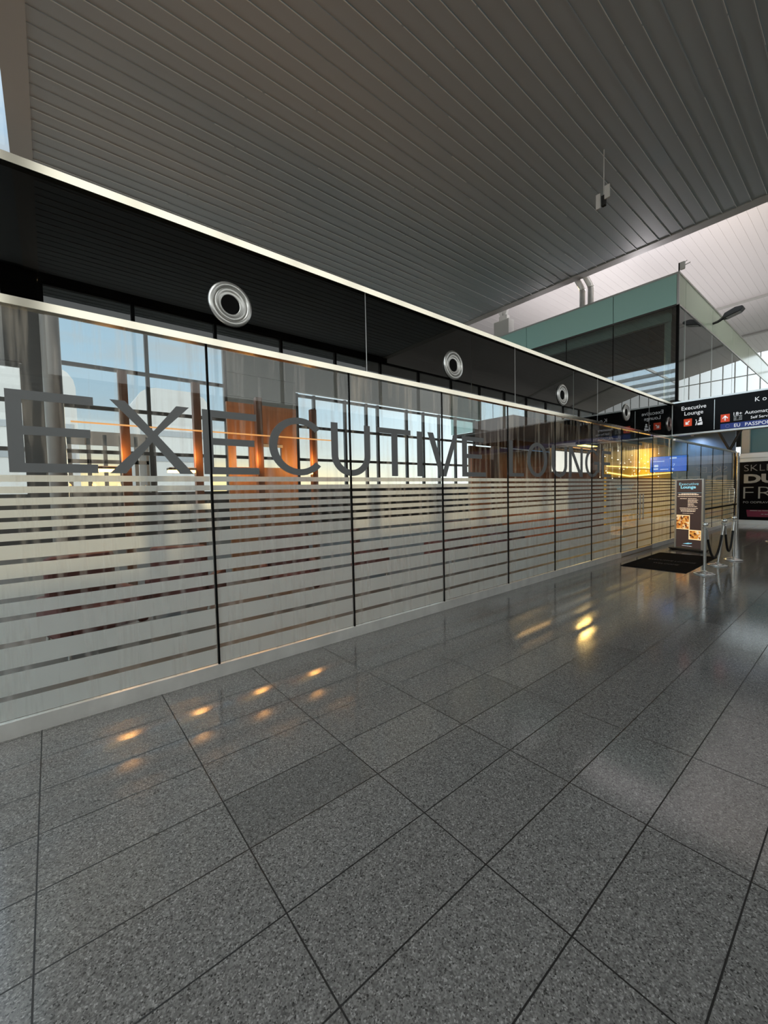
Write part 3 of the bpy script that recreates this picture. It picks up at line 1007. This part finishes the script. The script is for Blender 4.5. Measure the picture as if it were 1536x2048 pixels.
# access point hanging from the near ceiling
ap = thing('ceiling_antenna', 'white rod with two flat panels hanging from the grey ceiling', 'antenna', (10.0, 0.16, Z_CEIL))
part(MB().tube([(10.0, 0.16, Z_CEIL + 0.02), (10.0, 0.16, 8.2)], 0.012, 8), 'rod', mw, ap)
part(MB().box(9.96, 10.04, 0.12, 0.2, 8.08, 8.3), 'joint_box', M_DARK, ap)
part(MB().box(9.90, 9.93, 0.20, 0.29, 8.02, 8.34), 'panel', mw, ap)
part(MB().box(9.93, 9.96, 0.01, 0.12, 8.18, 8.46), 'panel', mw, ap)

# ================================================================== DUTY FREE HOARDING, X = 23
HX = 23.0
struct(MB().box(HX + 0.06, HX + 0.3, -11, -0.14, 0.0, 3.05).build('wall_end', M_WALL))
hp = thing('shop_hoarding', 'black shop hoarding reading SKLEP DUTY FREE with a pink band', 'hoarding', (HX, -0.14, 0))
part(MB().box(HX + 0.01, HX + 0.06, -6.0, -0.14, 0.19, 2.645), 'poster', M_SIGN, hp)
part(MB().box(HX, HX + 0.06, -11, -0.14, 2.66, 2.81), 'header_rail', M_ALU, hp)
part(MB().box(HX - 0.02, HX + 0.06, -11, -0.14, 2.82, 3.02), 'header_rail', M_ALU, hp)
part(MB().box(HX - 0.01, HX + 0.06, -11, -0.14, 0.0, 0.185), 'skirting', M_ALU, hp)


def hoard(s, y, z, cap, w=None, m_=M_HOARD, **kw):
    text_part(s, cap, m_, hp, (HX + 0.006, y, z), DXS, DZS, width=w, **kw)


hoard('SKLEP', -0.283, 2.262, 0.29, 1.10, bold=-0.008)
hoard('DUTY', -0.283, 1.775, 0.36, 2.05, bold=0.022)
hoard('FREE', -0.275, 1.083, 0.56, 1.95, bold=-0.016)
hoard('PO ODPRAWIE', -0.277, 0.90, 0.09, 0.95)
part(MB().prism([(0.388, 0.554), (0.42, 0.324), (5.5, 0.324), (5.5, 0.66), (0.39, 0.62)], (HX + 0.004, 0, 0), (0, -1, 0), (0, 0, 1), (1, 0, 0), 0.0, 0.004), 'pink_band', M_PINK, hp)
mb = MB()
for y0, y1, z in ((0.50, 0.74, 0.575), (0.76, 0.86, 0.57), (0.89, 1.25, 0.575), (0.86, 0.93, 0.43), (0.96, 1.3, 0.43)):
    mb.prism(rect(y0, y1, z, z + 0.028), (HX + 0.001, 0, 0), (0, -1, 0), (0, 0, 1), (1, 0, 0), 0.0, 0.003)
part(mb, 'print_line', M_HOARD, hp)
# chrome end post with its black plate
ep = thing('end_post', 'chrome post where the striped glass meets the black shop hoarding', 'post', (23.0, -0.06, 0))
part(MB().tube([(23.0, -0.07, 0.0), (23.0, -0.07, 3.09)], 0.055, 18), 'tube', M_CHROME, ep)
part(MB().box(22.95, 23.05, 0.0, 0.12, 0.0, 3.07), 'black_channel', M_BLACK, ep)
# black handrail along the last panels
hr = thing('handrail', 'long black push rail across the last glass panels, behind the rope posts', 'handrail', (18.0, -0.06, 0.85))
part(MB().tube([(17.5, -0.07, 0.86), (22.9, -0.07, 0.86)], 0.028, 10), 'rail', M_BLACK, hr)
for xx in (17.7, 20.2, 22.6):
    part(MB().tube([(xx, -0.07, 0.86), (xx, -0.001, 0.86)], 0.012, 8), 'bracket', M_CHROME, hr)
vh = tag(at_origin(MB().tube([(22.42, -0.012, 0.9), (22.42, -0.08, 0.92), (22.42, -0.08, 1.54), (22.42, -0.012, 1.56)], 0.018, 10).build('pull_handle', M_CHROME), (22.42, 0, 0.9)), 'short vertical chrome pull handle beside the end post', 'handle')
# shop volume above and behind the hoarding
struct(MB().box(HX + 0.35, HX + 0.45, -11, -0.1, 3.05, 4.3).build('wall_end', mat('teal_shop_wall', (0.10, 0.22, 0.23), 0.3)))
struct(MB().box(HX, HX + 6, -11, -0.1, 4.3, 4.4).build('ceiling', M_CLAD))
sh = thing('shop_column', 'cream square column standing above the hoarding header', 'column', (HX + 0.2, -0.22, 3.02))
part(MB().box(HX + 0.1, HX + 0.32, -0.42, -0.17, 3.03, 4.3), 'shaft', mat('cream_paint', (0.6, 0.57, 0.47), 0.6), sh)
# V shaped strut
vs_ = thing('v_strut', 'black V shaped steel strut standing on the end of the glass rail', 'strut', (22.3, 0.08, 3.14))
part(MB().tube([(22.3, 0.08, 3.16), (22.3, 0.54, 4.15)], 0.05, 10), 'leg', M_DARK, vs_)
part(MB().tube([(22.3, 0.08, 3.16), (22.3, -0.38, 4.2)], 0.05, 10), 'leg', M_DARK, vs_)
part(MB().box(22.15, 22.45, 0.0, 0.16, 3.13, 3.2), 'foot_plate', M_DARK, vs_)

# ================================================================== BANNER, MAT, ROPE POSTS
P0 = Vector((13.079, -0.498, 0.0))
bd = Vector((-0.3114, -0.9503, 0.0))
bnorm = Vector((-0.9503, 0.3114, 0.0))      # towards the camera
BN = thing('banner_stand', 'brown illuminated Executive Lounge banner stand with two food photos beside the door mat', 'banner stand', tuple(P0 + bd * 0.31))


def bpoly(poly, name, m_, t0, t1, label=None):
    return part(MB().prism(poly, P0, bd, (0, 0, 1), bnorm, t0, t1), name, m_, BN, label=label)


bpoly(rect(0.0, 0.623, 0.075, 1.862), 'printed_panel', M_BANNER, -0.03, 0.0)
bpoly(rect(-0.045, 0.0, 0.05, 1.87), 'side_profile', M_ALU, -0.05, 0.012)
bpoly(rect(0.623, 0.668, 0.05, 1.87), 'side_profile', M_ALU, -0.05, 0.012)
bpoly(rect(-0.045, 0.668, 1.862, 1.885), 'top_profile', M_ALU, -0.05, 0.012)
bpoly(rect(-0.09, 0.71, 0.02, 0.05), 'base_plate', M_DARK, -0.2, 0.16)
bpoly(rect(-0.05, 0.02, 0.0, 0.02), 'foot', M_BLACK, -0.18, 0.14)
bpoly(rect(0.60, 0.67, 0.0, 0.02), 'foot', M_BLACK, -0.18, 0.14)


def btext(s, a, z, cap, w, m_, **kw):
    text_part(s, cap, m_, BN, tuple(P0 + bd * a + Vector((0, 0, z)) + bnorm * 0.001), bd, (0, 0, 1), width=w, depth=0.001, **kw)


btext('Executive', 0.06, 1.726, 0.075, 0.48, M_BBLUE)
btext('Lounge', 0.10, 1.642, 0.078, 0.375, M_BBLUE, bold=0.004)
bpoly(rect(0.02, 0.61, 1.522, 1.527), 'rule_line', M_BBLUE, 0.0, 0.0015)
# small print, too fine to read: one printed line each, broken into words
rw = random.Random(11)


def print_line(a, z, h, w, m_):
    mb = MB()
    x = a
    while x < a + w - 0.004:
        x2 = min(a + w, x + rw.uniform(0.025, 0.075))
        mb.prism(rect(x, x2, z, z + h), P0, bd, (0, 0, 1), bnorm, 0.0, 0.0012)
        x = x2 + 0.008
    return part(mb, 'print_line', m_, BN)


for a, z, h, w in ((0.12, 1.502, 0.011, 0.38), (0.047, 1.466, 0.024, 0.50), (0.02, 1.423, 0.012, 0.585), (0.085, 1.364, 0.014, 0.17), (0.285, 1.364, 0.014, 0.21), (0.285, 1.328, 0.013, 0.25), (0.285, 1.298, 0.013, 0.22), (0.285, 1.264, 0.013, 0.24),
                   (0.285, 1.228, 0.013, 0.14), (0.285, 1.195, 0.013, 0.16), (0.285, 1.160, 0.013, 0.23), (0.08, 1.114, 0.013, 0.45), (0.093, 1.075, 0.014, 0.39), (0.11, 1.033, 0.02, 0.36), (0.156, 0.98, 0.008, 0.27)):
    print_line(a, z, h, w, M_BTXT)
pb = bpoly(rect(0.005, 0.338, 0.555, 0.935), 'photo_border', M_BBORDER, 0.0, 0.002)
part(MB().prism(rect(0.005, 0.318, 0.572, 0.915), P0, bd, (0, 0, 1), bnorm, 0.002, 0.003), 'food_photo', photo_mat('food_photo_left', 3.1), pb)
pb = bpoly(rect(0.318, 0.623, 0.298, 0.552), 'photo_border', M_BBORDER, 0.0, 0.002)
part(MB().prism(rect(0.34, 0.603, 0.32, 0.53), P0, bd, (0, 0, 1), bnorm, 0.002, 0.003), 'food_photo', photo_mat('food_photo_right', 7.7), pb)
part(MB().prism([(0.17, 0.165), (0.27, 0.195), (0.33, 0.212), (0.32, 0.195), (0.28, 0.168)], P0, bd, (0, 0, 1), bnorm, 0, 0.002).prism([(0.25, 0.165), (0.30, 0.165), (0.40, 0.19), (0.40, 0.208), (0.34, 0.2)], P0, bd, (0, 0, 1), bnorm, 0, 0.002), 'wing_logo', M_BBLUE, BN)
print_line(0.152, 0.114, 0.009, 0.25, M_WHITE)

mt = thing('door_mat', 'black door mat with faint welcome lettering on the stone floor', 'mat', (10.85, -1.0, 0))
part(MB().prism([(9.58, -0.41), (12.10, -0.41), (12.14, -1.57), (9.56, -1.595)], (0, 0, 0), (1, 0, 0), (0, 1, 0), (0, 0, 1), 0.001, 0.012), 'mat', M_MAT, mt)
text_part('EXECUTIVE LOUNGE', 0.13, M_MATTXT, mt, (10.80, -0.55, 0.012), (0, -1, 0), (1, 0, 0), width=0.9, depth=0.002)
text_part('WELCOME', 0.13, M_MATTXT, mt, (10.33, -0.78, 0.012), (0, -1, 0), (1, 0, 0), width=0.48, depth=0.002)


def stanchion(x, y, lab, lean=(0, 0)):
    r = thing('rope_post', lab, 'rope post', (x, y, 0), 'chrome rope posts by the door mat')
    lx, ly = lean
    MB().lathe([(0.0, 0.0), (0.175, 0.0), (0.178, 0.012), (0.17, 0.02), (0.12, 0.034), (0.06, 0.05), (0.035, 0.062), (0.03, 0.075)], (0, 0, 0), (0, 0, 1), 40).build('base', M_CHROME, r)

    def up(h):
        return (lx * h / 0.95, ly * h / 0.95, h)
    MB().tube([up(0.05), up(0.90)], 0.026, 18).build('pole', M_CHROME, r)
    MB().lathe([(0.026, 0.0), (0.042, 0.004), (0.042, 0.02), (0.026, 0.026)], up(0.885), (0, 0, 1), 24).build('collar', M_CHROME, r)
    ring = [(up(0.9)[0] + 0.05 * cos(a), up(0.9)[1] + 0.05 * sin(a), 0.90) for a in [2 * pi * i / 20 for i in range(21)]]
    MB().tube(ring, 0.006, 6, False).build('hook_ring', M_CHROME, r)
    b = up(0.965)
    MB().lathe([(0.016, -0.05), (0.018, -0.04)] + [(0.048 * sin(a), -0.046 * cos(a)) for a in [pi * (0.12 + 0.88 * i / 14) for i in range(15)]], b, (0, 0, 1), 24).build('ball_finial', M_CHROME, r)
    return r


stanchion(9.733, -1.85, 'nearest chrome rope post, in front of the banner stand')
stanchion(10.943, -1.81, 'leaning chrome rope post in the middle with ropes on both sides', (0.0, -0.10))
stanchion(11.974, -1.893, 'farthest of the three chrome rope posts that show whole')
stanchion(16.45, -2.02, 'distant chrome rope post cut by the right picture edge')


def rope(a, b, sag, lab):
    a, b = Vector(a), Vector(b)
    r = thing('barrier_rope', lab, 'rope', tuple(a), 'black ropes between the chrome posts')
    n = 24
    pts = []
    for i in range(n + 1):
        t = i / n
        p = a.lerp(b, t)
        c = (cos(pi * 0) * 0)
        k = 1 - abs(2 * t - 1) ** 2.1
        pts.append(Vector((p.x, p.y, p.z - sag * k)))
    part(MB().tube(pts[1:-1], 0.021, 12), 'rope', M_ROPE, r)
    part(MB().tube(pts[:3], 0.024, 12), 'end_cap', M_CHROME, r)
    part(MB().tube(pts[-3:], 0.024, 12), 'end_cap', M_CHROME, r)


rope((9.79, -1.855, 0.86), (10.89, -1.90, 0.86), 0.60, 'black sagging rope from the nearest post to the leaning post')
rope((11.0, -1.91, 0.86), (11.915, -1.893, 0.87), 0.60, 'black sagging rope from the leaning post to the farther post')

# ================================================================== INSIDE THE LOUNGE
LABS = ['left, under the letter X', 'under the right arm of the letter X', 'under the second letter E', 'beside the letter C']
for i, (x, z) in enumerate(((1.01, 3.80), (2.14, 3.78), (3.31, 3.66), (4.55, 3.56))):
    p = tag(at_origin(MB().box(x - 0.065, x + 0.065, 3.94, 4.06, 0.0, z).build('wooden_post', M_WOOD, None, 0.006), (x, 4.0, 0)), 'slim brown wooden post inside the lounge, ' + ['leftmost, behind the first letter E', 'behind the left stroke of the letter X', 'behind the right stroke of the letter X', 'behind the curve of the letter C'][i], 'post', 'brown wooden posts in the lounge')
    lx = x - 0.30
    l = thing('wall_lamp', 'warm orange glowing flat lamp on its wooden post, ' + ['leftmost, right of the first letter E', 'at the foot of the letter X', 'under the second letter E', 'under the letter C'][i], 'lamp', (lx, 4.0, 2.18), 'warm flat lamps in the lounge')
    part(MB().box(lx - 0.22, lx + 0.235, 3.9, 4.08, 2.19, 2.225), 'housing', M_DARK, l)
    part(MB().box(lx - 0.21, lx + 0.22, 3.92, 4.06, 2.145, 2.19), 'lower_diffuser', M_LAMP, l)
    part(MB().box(lx - 0.21, lx + 0.22, 3.92, 4.06, 2.225, 2.235), 'top_plate', M_ALU, l)
    la = bpy.data.lights.new('lamp_light', 'POINT')
    la.energy = 34
    la.color = (1.0, 0.42, 0.10)
    la.shadow_soft_size = 0.12
    lo = bpy.data.objects.new('lamp_light', la)
    COL.objects.link(lo)
    lo.parent = l
    lo.location = (0.12, -0.12, 0.25)
st = thing('light_strip', 'thin warm light strip running between the wooden posts', 'light strip', (0.3, 4.0, 2.9))
part(MB().box(0.3, 5.0, 3.915, 3.939, 2.895, 2.918), 'profile', M_LED, st)
# wood partition with openings, lit by the lamps
wp = thing('wood_partition', 'orange brown wood partition with two openings behind the second E and C', 'partition', (2.84, 4.5, 0))
part(MB().box(2.84, 4.38, 4.45, 4.52, 2.75, 3.62).box(2.84, 3.0, 4.45, 4.52, 0, 2.75).box(3.28, 3.55, 4.45, 4.52, 0, 2.75).box(4.0, 4.38, 4.45, 4.52, 0, 2.75).box(3.0, 3.28, 4.45, 4.52, 0, 2.3).box(3.55, 4.0, 4.45, 4.52, 0, 2.3), 'panel', M_WOODW, wp)
part(MB().box(2.98, 3.32, 4.42, 4.45, 2.74, 2.80).box(3.52, 4.02, 4.42, 4.45, 2.74, 2.80), 'opening_trim', M_ALU, wp)
# dark column near the facade
co = tag(at_origin(MB().tube([(0.22, 11.0, 0), (0.22, 11.0, 9.3)], 0.22, 20).build('round_column', mat('grey_column', (0.16, 0.14, 0.125), 0.5)), (0.22, 11, 0)), 'dark round column behind the first letter E', 'column')
# black pendant seen through the fascia
pn = thing('pendant_lamp', 'dark bell shaped pendant lamp behind the fascia at the left picture edge', 'pendant lamp', (-0.2, 0.36, 3.5))
part(MB().lathe([(0.0, 0.45), (0.09, 0.44), (0.11, 0.36), (0.15, 0.30), (0.18, 0.1), (0.205, 0.0), (0.19, -0.02), (0.17, 0.06), (0.0, 0.1)], (-0.2, 0.36, 3.5), (0, 0, 1), 28), 'shade', mat('graphite', (0.40, 0.40, 0.40), 0.4), pn)
part(MB().tube([(-0.2, 0.36, 3.94), (-0.2, 0.36, 4.2), (-0.2, 0.06, 4.2), (-0.2, 0.03, 4.147)], 0.014, 8), 'arm', M_ALU, pn)
part(MB().lathe([(0.2, -0.01), (0.212, -0.005), (0.212, 0.015), (0.2, 0.02)], (-0.2, 0.36, 3.49), (0, 0, 1), 32), 'rim', M_CHROME, pn)

# golden reception zone
rz = thing('reception_wall', 'golden glowing wall with light strips seen through the double door', 'wall panel', (16.3, 2.6, 0))
part(MB().box(16.3, 23.9, 2.6, 2.68, 0.0, 3.6), 'gold_panel', M_GOLD, rz)
part(MB().box(16.3, 23.9, 2.55, 2.6, 2.50, 2.53), 'light_strip', M_YLED, rz)
part(MB().prism([(16.3, 2.25), (18.6, 2.12), (23.9, 2.34), (23.9, 2.38), (18.6, 2.17), (16.3, 2.29)], (0, 2.54, 0), (1, 0, 0), (0, 0, 1), (0, 1, 0), 0.0, 0.04), 'light_strip', M_YLED, rz)
part(MB().box(16.3, 23.9, 2.54, 2.6, 0.9, 2.08), 'dark_counter_back', M_WOOD, rz)
la = bpy.data.lights.new('reception_light', 'AREA')
la.energy = 150
la.color = (1.0, 0.62, 0.16)
la.shape = 'RECTANGLE'
la.size = 3
la.size_y = 0.12
lo = bpy.data.objects.new('reception_light', la)
COL.objects.link(lo)
lo.parent = rz
lo.location = (3.6, -0.9, 3.4)
lo.rotation_euler = (radians(15), 0, 0)
bl = thing('bar_lamp', 'yellow glowing lamp under the bulkhead, seen past the letter N of LOUNGE', 'lamp', (13.6, 2.1, 3.168))
part(MB().box(13.1, 14.1, 1.95, 2.25, 3.08, 3.168), 'housing', M_DARK, bl)
part(MB().box(13.14, 14.06, 1.98, 2.22, 3.06, 3.08), 'diffuser', M_YLED, bl)
la = bpy.data.lights.new('bar_lamp_light', 'AREA')
la.energy = 170
la.color = (1.0, 0.60, 0.17)
la.shape = 'RECTANGLE'
la.size = 0.9
la.size_y = 0.24
lo = bpy.data.objects.new('bar_lamp_light', la)
COL.objects.link(lo)
lo.parent = bl
lo.location = (0, 0, -0.13)
lo.rotation_euler = (radians(-35), 0, 0)
# string of small bulbs in front of it
sb = MB()
rnd = random.Random(3)
for i in range(46):
    x, z, yy = rnd.uniform(14.3, 19.3), rnd.uniform(2.0, 3.0), rnd.uniform(1.5, 2.3)
    sb.tube([(x, yy, z), (x, yy, 3.168 if x < 16.28 else 3.298)], 0.0007, 4, False)
    sb.lathe([(0.015 * sin(a), -0.015 * cos(a)) for a in [pi * j / 5 for j in range(6)]], (x, yy, z), (0, 0, 1), 6)
fs = sb.build('fairy_lights', mat('fairy_bulb', (0.9, 0.8, 0.6), 0.5, emit=(1.0, 0.9, 0.7), estr=3.0))
fs['kind'] = 'stuff'
tag(at_origin(fs, (17.5, 3.0, 2.0)), 'scattered tiny warm fairy lights in front of the golden wall', 'fairy lights')
bk = thing('ceiling_bulkhead', 'dark brown lowered bulkhead over the lounge bar, behind the word LOUNGE', 'bulkhead', (10.6, 2.9, 3.14))
part(MB().box(10.6, 16.28, 2.9, 4.3, 3.16, 3.9).box(16.28, 19.5, 1.4, 2.58, 3.3, 3.4).box(13.0, 16.28, 1.4, 2.9, 3.17, 3.25), 'body', mat('dark_brown_panel', (0.07, 0.035, 0.022), 0.5), bk)
part(MB().box(14.4, 16.2, 2.92, 2.96, 3.13, 3.16), 'light_strip', M_LED, bk)
bw = thing('bar_back_wall', 'dark brown wood wall behind the lounge bar, below the bulkhead', 'wall panel', (14, 4.6, 0))
part(MB().box(10.6, 16.28, 4.5, 4.58, 0, 3.158).box(16.28, 16.36, 2.7, 4.58, 0, 3.158), 'panel', M_WOOD, bw)
# bright menu windows behind the bar
for i, (x0, x1, lab) in enumerate(((13.3, 14.6, 'l'), (14.75, 16.1, 'r'))):
    w_ = thing('lit_panel', ('left' if i == 0 else 'right') + ' bright white lit panel behind the lounge bar, seen past the letters N and G', 'lit panel', (x0, 3.1, 2.26), 'white lit panels behind the bar')
    part(MB().box(x0, x1, 3.1, 3.16, 2.30, 3.0), 'panel', M_WLED, w_)
    part(MB().box(x0 - 0.04, x1 + 0.04, 3.16, 3.2, 2.26, 3.16), 'frame', M_FRAME, w_)
bc = thing('bar_counter', 'dark brown bar counter with orange front below the bulkhead', 'counter', (10.5, 3.6, 0))
part(MB().box(10.5, 16.2, 3.6, 4.3, 0, 1.06), 'front', mat('orange_wood', (0.32, 0.10, 0.03), 0.4), bc)
part(MB().box(10.47, 16.25, 3.52, 4.4, 1.06, 1.12), 'counter_top', M_DKWALL, bc)
ow = thing('orange_partition', 'orange wood partition inside the lounge behind the last letter E of EXECUTIVE', 'partition', (9.9, 3.4, 0))
part(MB().box(9.3, 10.45, 3.4, 3.46, 0.0, 2.62), 'panel', mat('orange_wood', (0.32, 0.10, 0.03), 0.4), ow)
part(MB().box(10.2, 10.45, 3.3, 3.4, 0.0, 3.0), 'upright', M_WOOD, ow)
sp_ = bpy.data.lights.new('bar_light', 'AREA')
sp_.energy = 40
sp_.color = (1.0, 0.55, 0.2)
sp_.shape = 'RECTANGLE'
sp_.size = 5
sp_.size_y = 0.3
so = bpy.data.objects.new('bar_light', sp_)
COL.objects.link(so)
so.parent = bk
so.location = (3.4, 0.4, -0.06)
# blue information screen and its hanger
sc_ = thing('blue_screen', 'bright blue information screen behind the glass above the banner stand', 'screen', (16.5, 0.66, 2.2))
part(MB().box(16.5, 16.58, 0.115, 1.218, 2.2, 2.745), 'casing', M_DARK, sc_, 0.008)
part(MB().box(16.49, 16.5, 0.125, 1.208, 2.21, 2.735), 'display', M_SCREEN, sc_)
part(MB().tube([(16.56, 0.66, 2.74), (16.56, 0.66, 4.208)], 0.02, 8), 'hanger_rod', M_ALU, sc_)
text_part('17', 0.10, M_SCRTXT, sc_, (16.488, 0.60, 2.38), DXS, DZS)
part(MB().box(16.486, 16.489, 0.96, 1.08, 2.38, 2.46).box(16.486, 16.489, 0.96, 1.1, 2.29, 2.34).box(16.486, 16.489, 0.78, 1.12, 2.565, 2.585).box(16.486, 16.489, 0.42, 0.62, 2.64, 2.69).box(16.486, 16.489, 0.66, 0.9, 2.28, 2.305).box(16.486, 16.489, 0.5, 0.58, 2.27, 2.31), 'symbol', M_SCRTXT, sc_)
# end wall of the lounge
struct(MB().box(24.05, 24.2, 0.2, 14, 0, 4.2).build('wall_end', M_BLUEWALL))

dl = thing('fill_downlight', 'small added cylinder downlight over the blue end wall of the lounge', 'lamp', (23.2, 1.6, 4.2))  # added lamp, brightens the otherwise unlit blue end wall
part(MB().tube([(23.2, 1.6, 4.0), (23.2, 1.6, 4.208)], 0.06, 14), 'body', M_ALU, dl)
sl = bpy.data.lights.new('downlight_fill', 'SPOT')
sl.energy = 60
sl.color = (0.75, 0.87, 1.0)
sl.spot_size = radians(130)
sl.spot_blend = 0.7
so = bpy.data.objects.new('downlight_fill', sl)
COL.objects.link(so)
so.parent = dl
so.location = (0.0, 0, -0.25)
so.rotation_euler = Vector((0.5, 0, -0.86)).to_track_quat('-Z', 'Y').to_euler()
# lounge chairs glimpsed between the stripes


def chair(x, y, rz, lab):
    r = thing('lounge_chair', lab, 'armchair', (x, y, 0), 'dark red armchairs inside the lounge')
    r.rotation_euler = (0, 0, rz)
    MB().box(-0.34, 0.34, -0.32, 0.32, 0.22, 0.44).build('seat', M_SOFA, r, 0.04)
    MB().box(-0.36, 0.36, 0.26, 0.42, 0.30, 1.05).build('backrest', M_SOFA, r, 0.05)
    MB().box(-0.46, -0.34, -0.32, 0.36, 0.20, 0.62).build('armrest', M_SOFA, r, 0.04)
    MB().box(0.34, 0.46, -0.32, 0.36, 0.20, 0.62).build('armrest', M_SOFA, r, 0.04)
    for sx in (-0.36, 0.36):
        for sy in (-0.26, 0.34):
            MB().tube([(sx, sy, 0.0), (sx, sy, 0.22)], 0.02, 8).build('leg', M_CHROME, r)


for x, y, rz_, lab in ((0.35, 1.9, 0.3, 'dark red armchair behind the lower stripes at the left picture edge'), (1.5, 2.4, 2.6, 'dark armchair behind the stripes below the letter X'), (3.0, 2.2, -0.4, 'dark armchair behind the stripes below the letter C'),
                       (4.9, 2.4, 0.9, 'dark armchair behind the stripes below the letters T and I'), (7.0, 2.3, 3.0, 'dark armchair behind the stripes below the letter L'), (9.2, 2.2, 0.2, 'dark armchair behind the stripes below the last letter E')):
    chair(x, y, rz_, lab)

# ================================================================== OUTSIDE
for x0, x1, h, lab in ((-9, 4.0, 22.5, 'left pale grey terminal building across the apron, behind the first E'), (12.2, 24.5, 21.0, 'pale grey terminal building across the apron with rounded roof, behind the X')):
    r = thing('terminal_building', lab, 'building', ((x0 + x1) / 2, 82, -4.5), 'pale grey terminal buildings outside')
    rr_ = 3.2
    prof = [(x0, -4.5), (x1, -4.5), (x1, h - rr_)] + [(x1 - rr_ + rr_ * cos(a), h - rr_ + rr_ * sin(a)) for a in (0.4, 0.8, 1.2, 1.57)] + [(x0 + rr_ + rr_ * cos(a), h - rr_ + rr_ * sin(a)) for a in (1.57, 2.0, 2.4, 2.8)] + [(x0, h - rr_)]
    part(MB().prism(prof, (0, 78, 0), (1, 0, 0), (0, 0, 1), (0, 1, 0), 0, 12), 'facade', M_PIER, r)
    part(MB().box(x0 + 0.5, x1 - 0.5, 77.9, 78, 8, 9.4).box(x0 + 0.5, x1 - 0.5, 77.9, 78, 12.5, 13.5), 'window_band', mat('pier_glazing', (0.25, 0.27, 0.3), 0.3), r)
jb = thing('jet_bridge', 'dark brown passenger boarding bridge outside the window behind the first E', 'boarding bridge', (3.4, 30, -4.5))
f = MB()
for z0, z1 in ((5.2, 5.9), (4.0, 4.25), (2.2, 2.45)):
    f.box(1.0, 6.0, 29, 29.2, z0, z1)
for x in (1.0, 2.0, 2.9, 3.8, 4.7, 5.8):
    f.box(x, x + 0.22, 29, 29.2, 2.2, 5.9)
f.box(1.0, 6.0, 29, 32, 2.0, 2.2).box(1.0, 6.0, 29, 32, 5.9, 6.1).box(5.4, 6.0, 29, 32, 2.2, 5.9)
part(f, 'tunnel', mat('bridge_paint', (0.10, 0.07, 0.05), 0.6), jb)
part(MB().tube([(2.2, 30.5, -4.5), (2.2, 30.5, 2.0)], 0.25, 12), 'leg', M_DARK, jb)
part(MB().tube([(4.6, 30.5, -4.5), (4.6, 30.5, 2.0)], 0.25, 12), 'leg', M_DARK, jb)
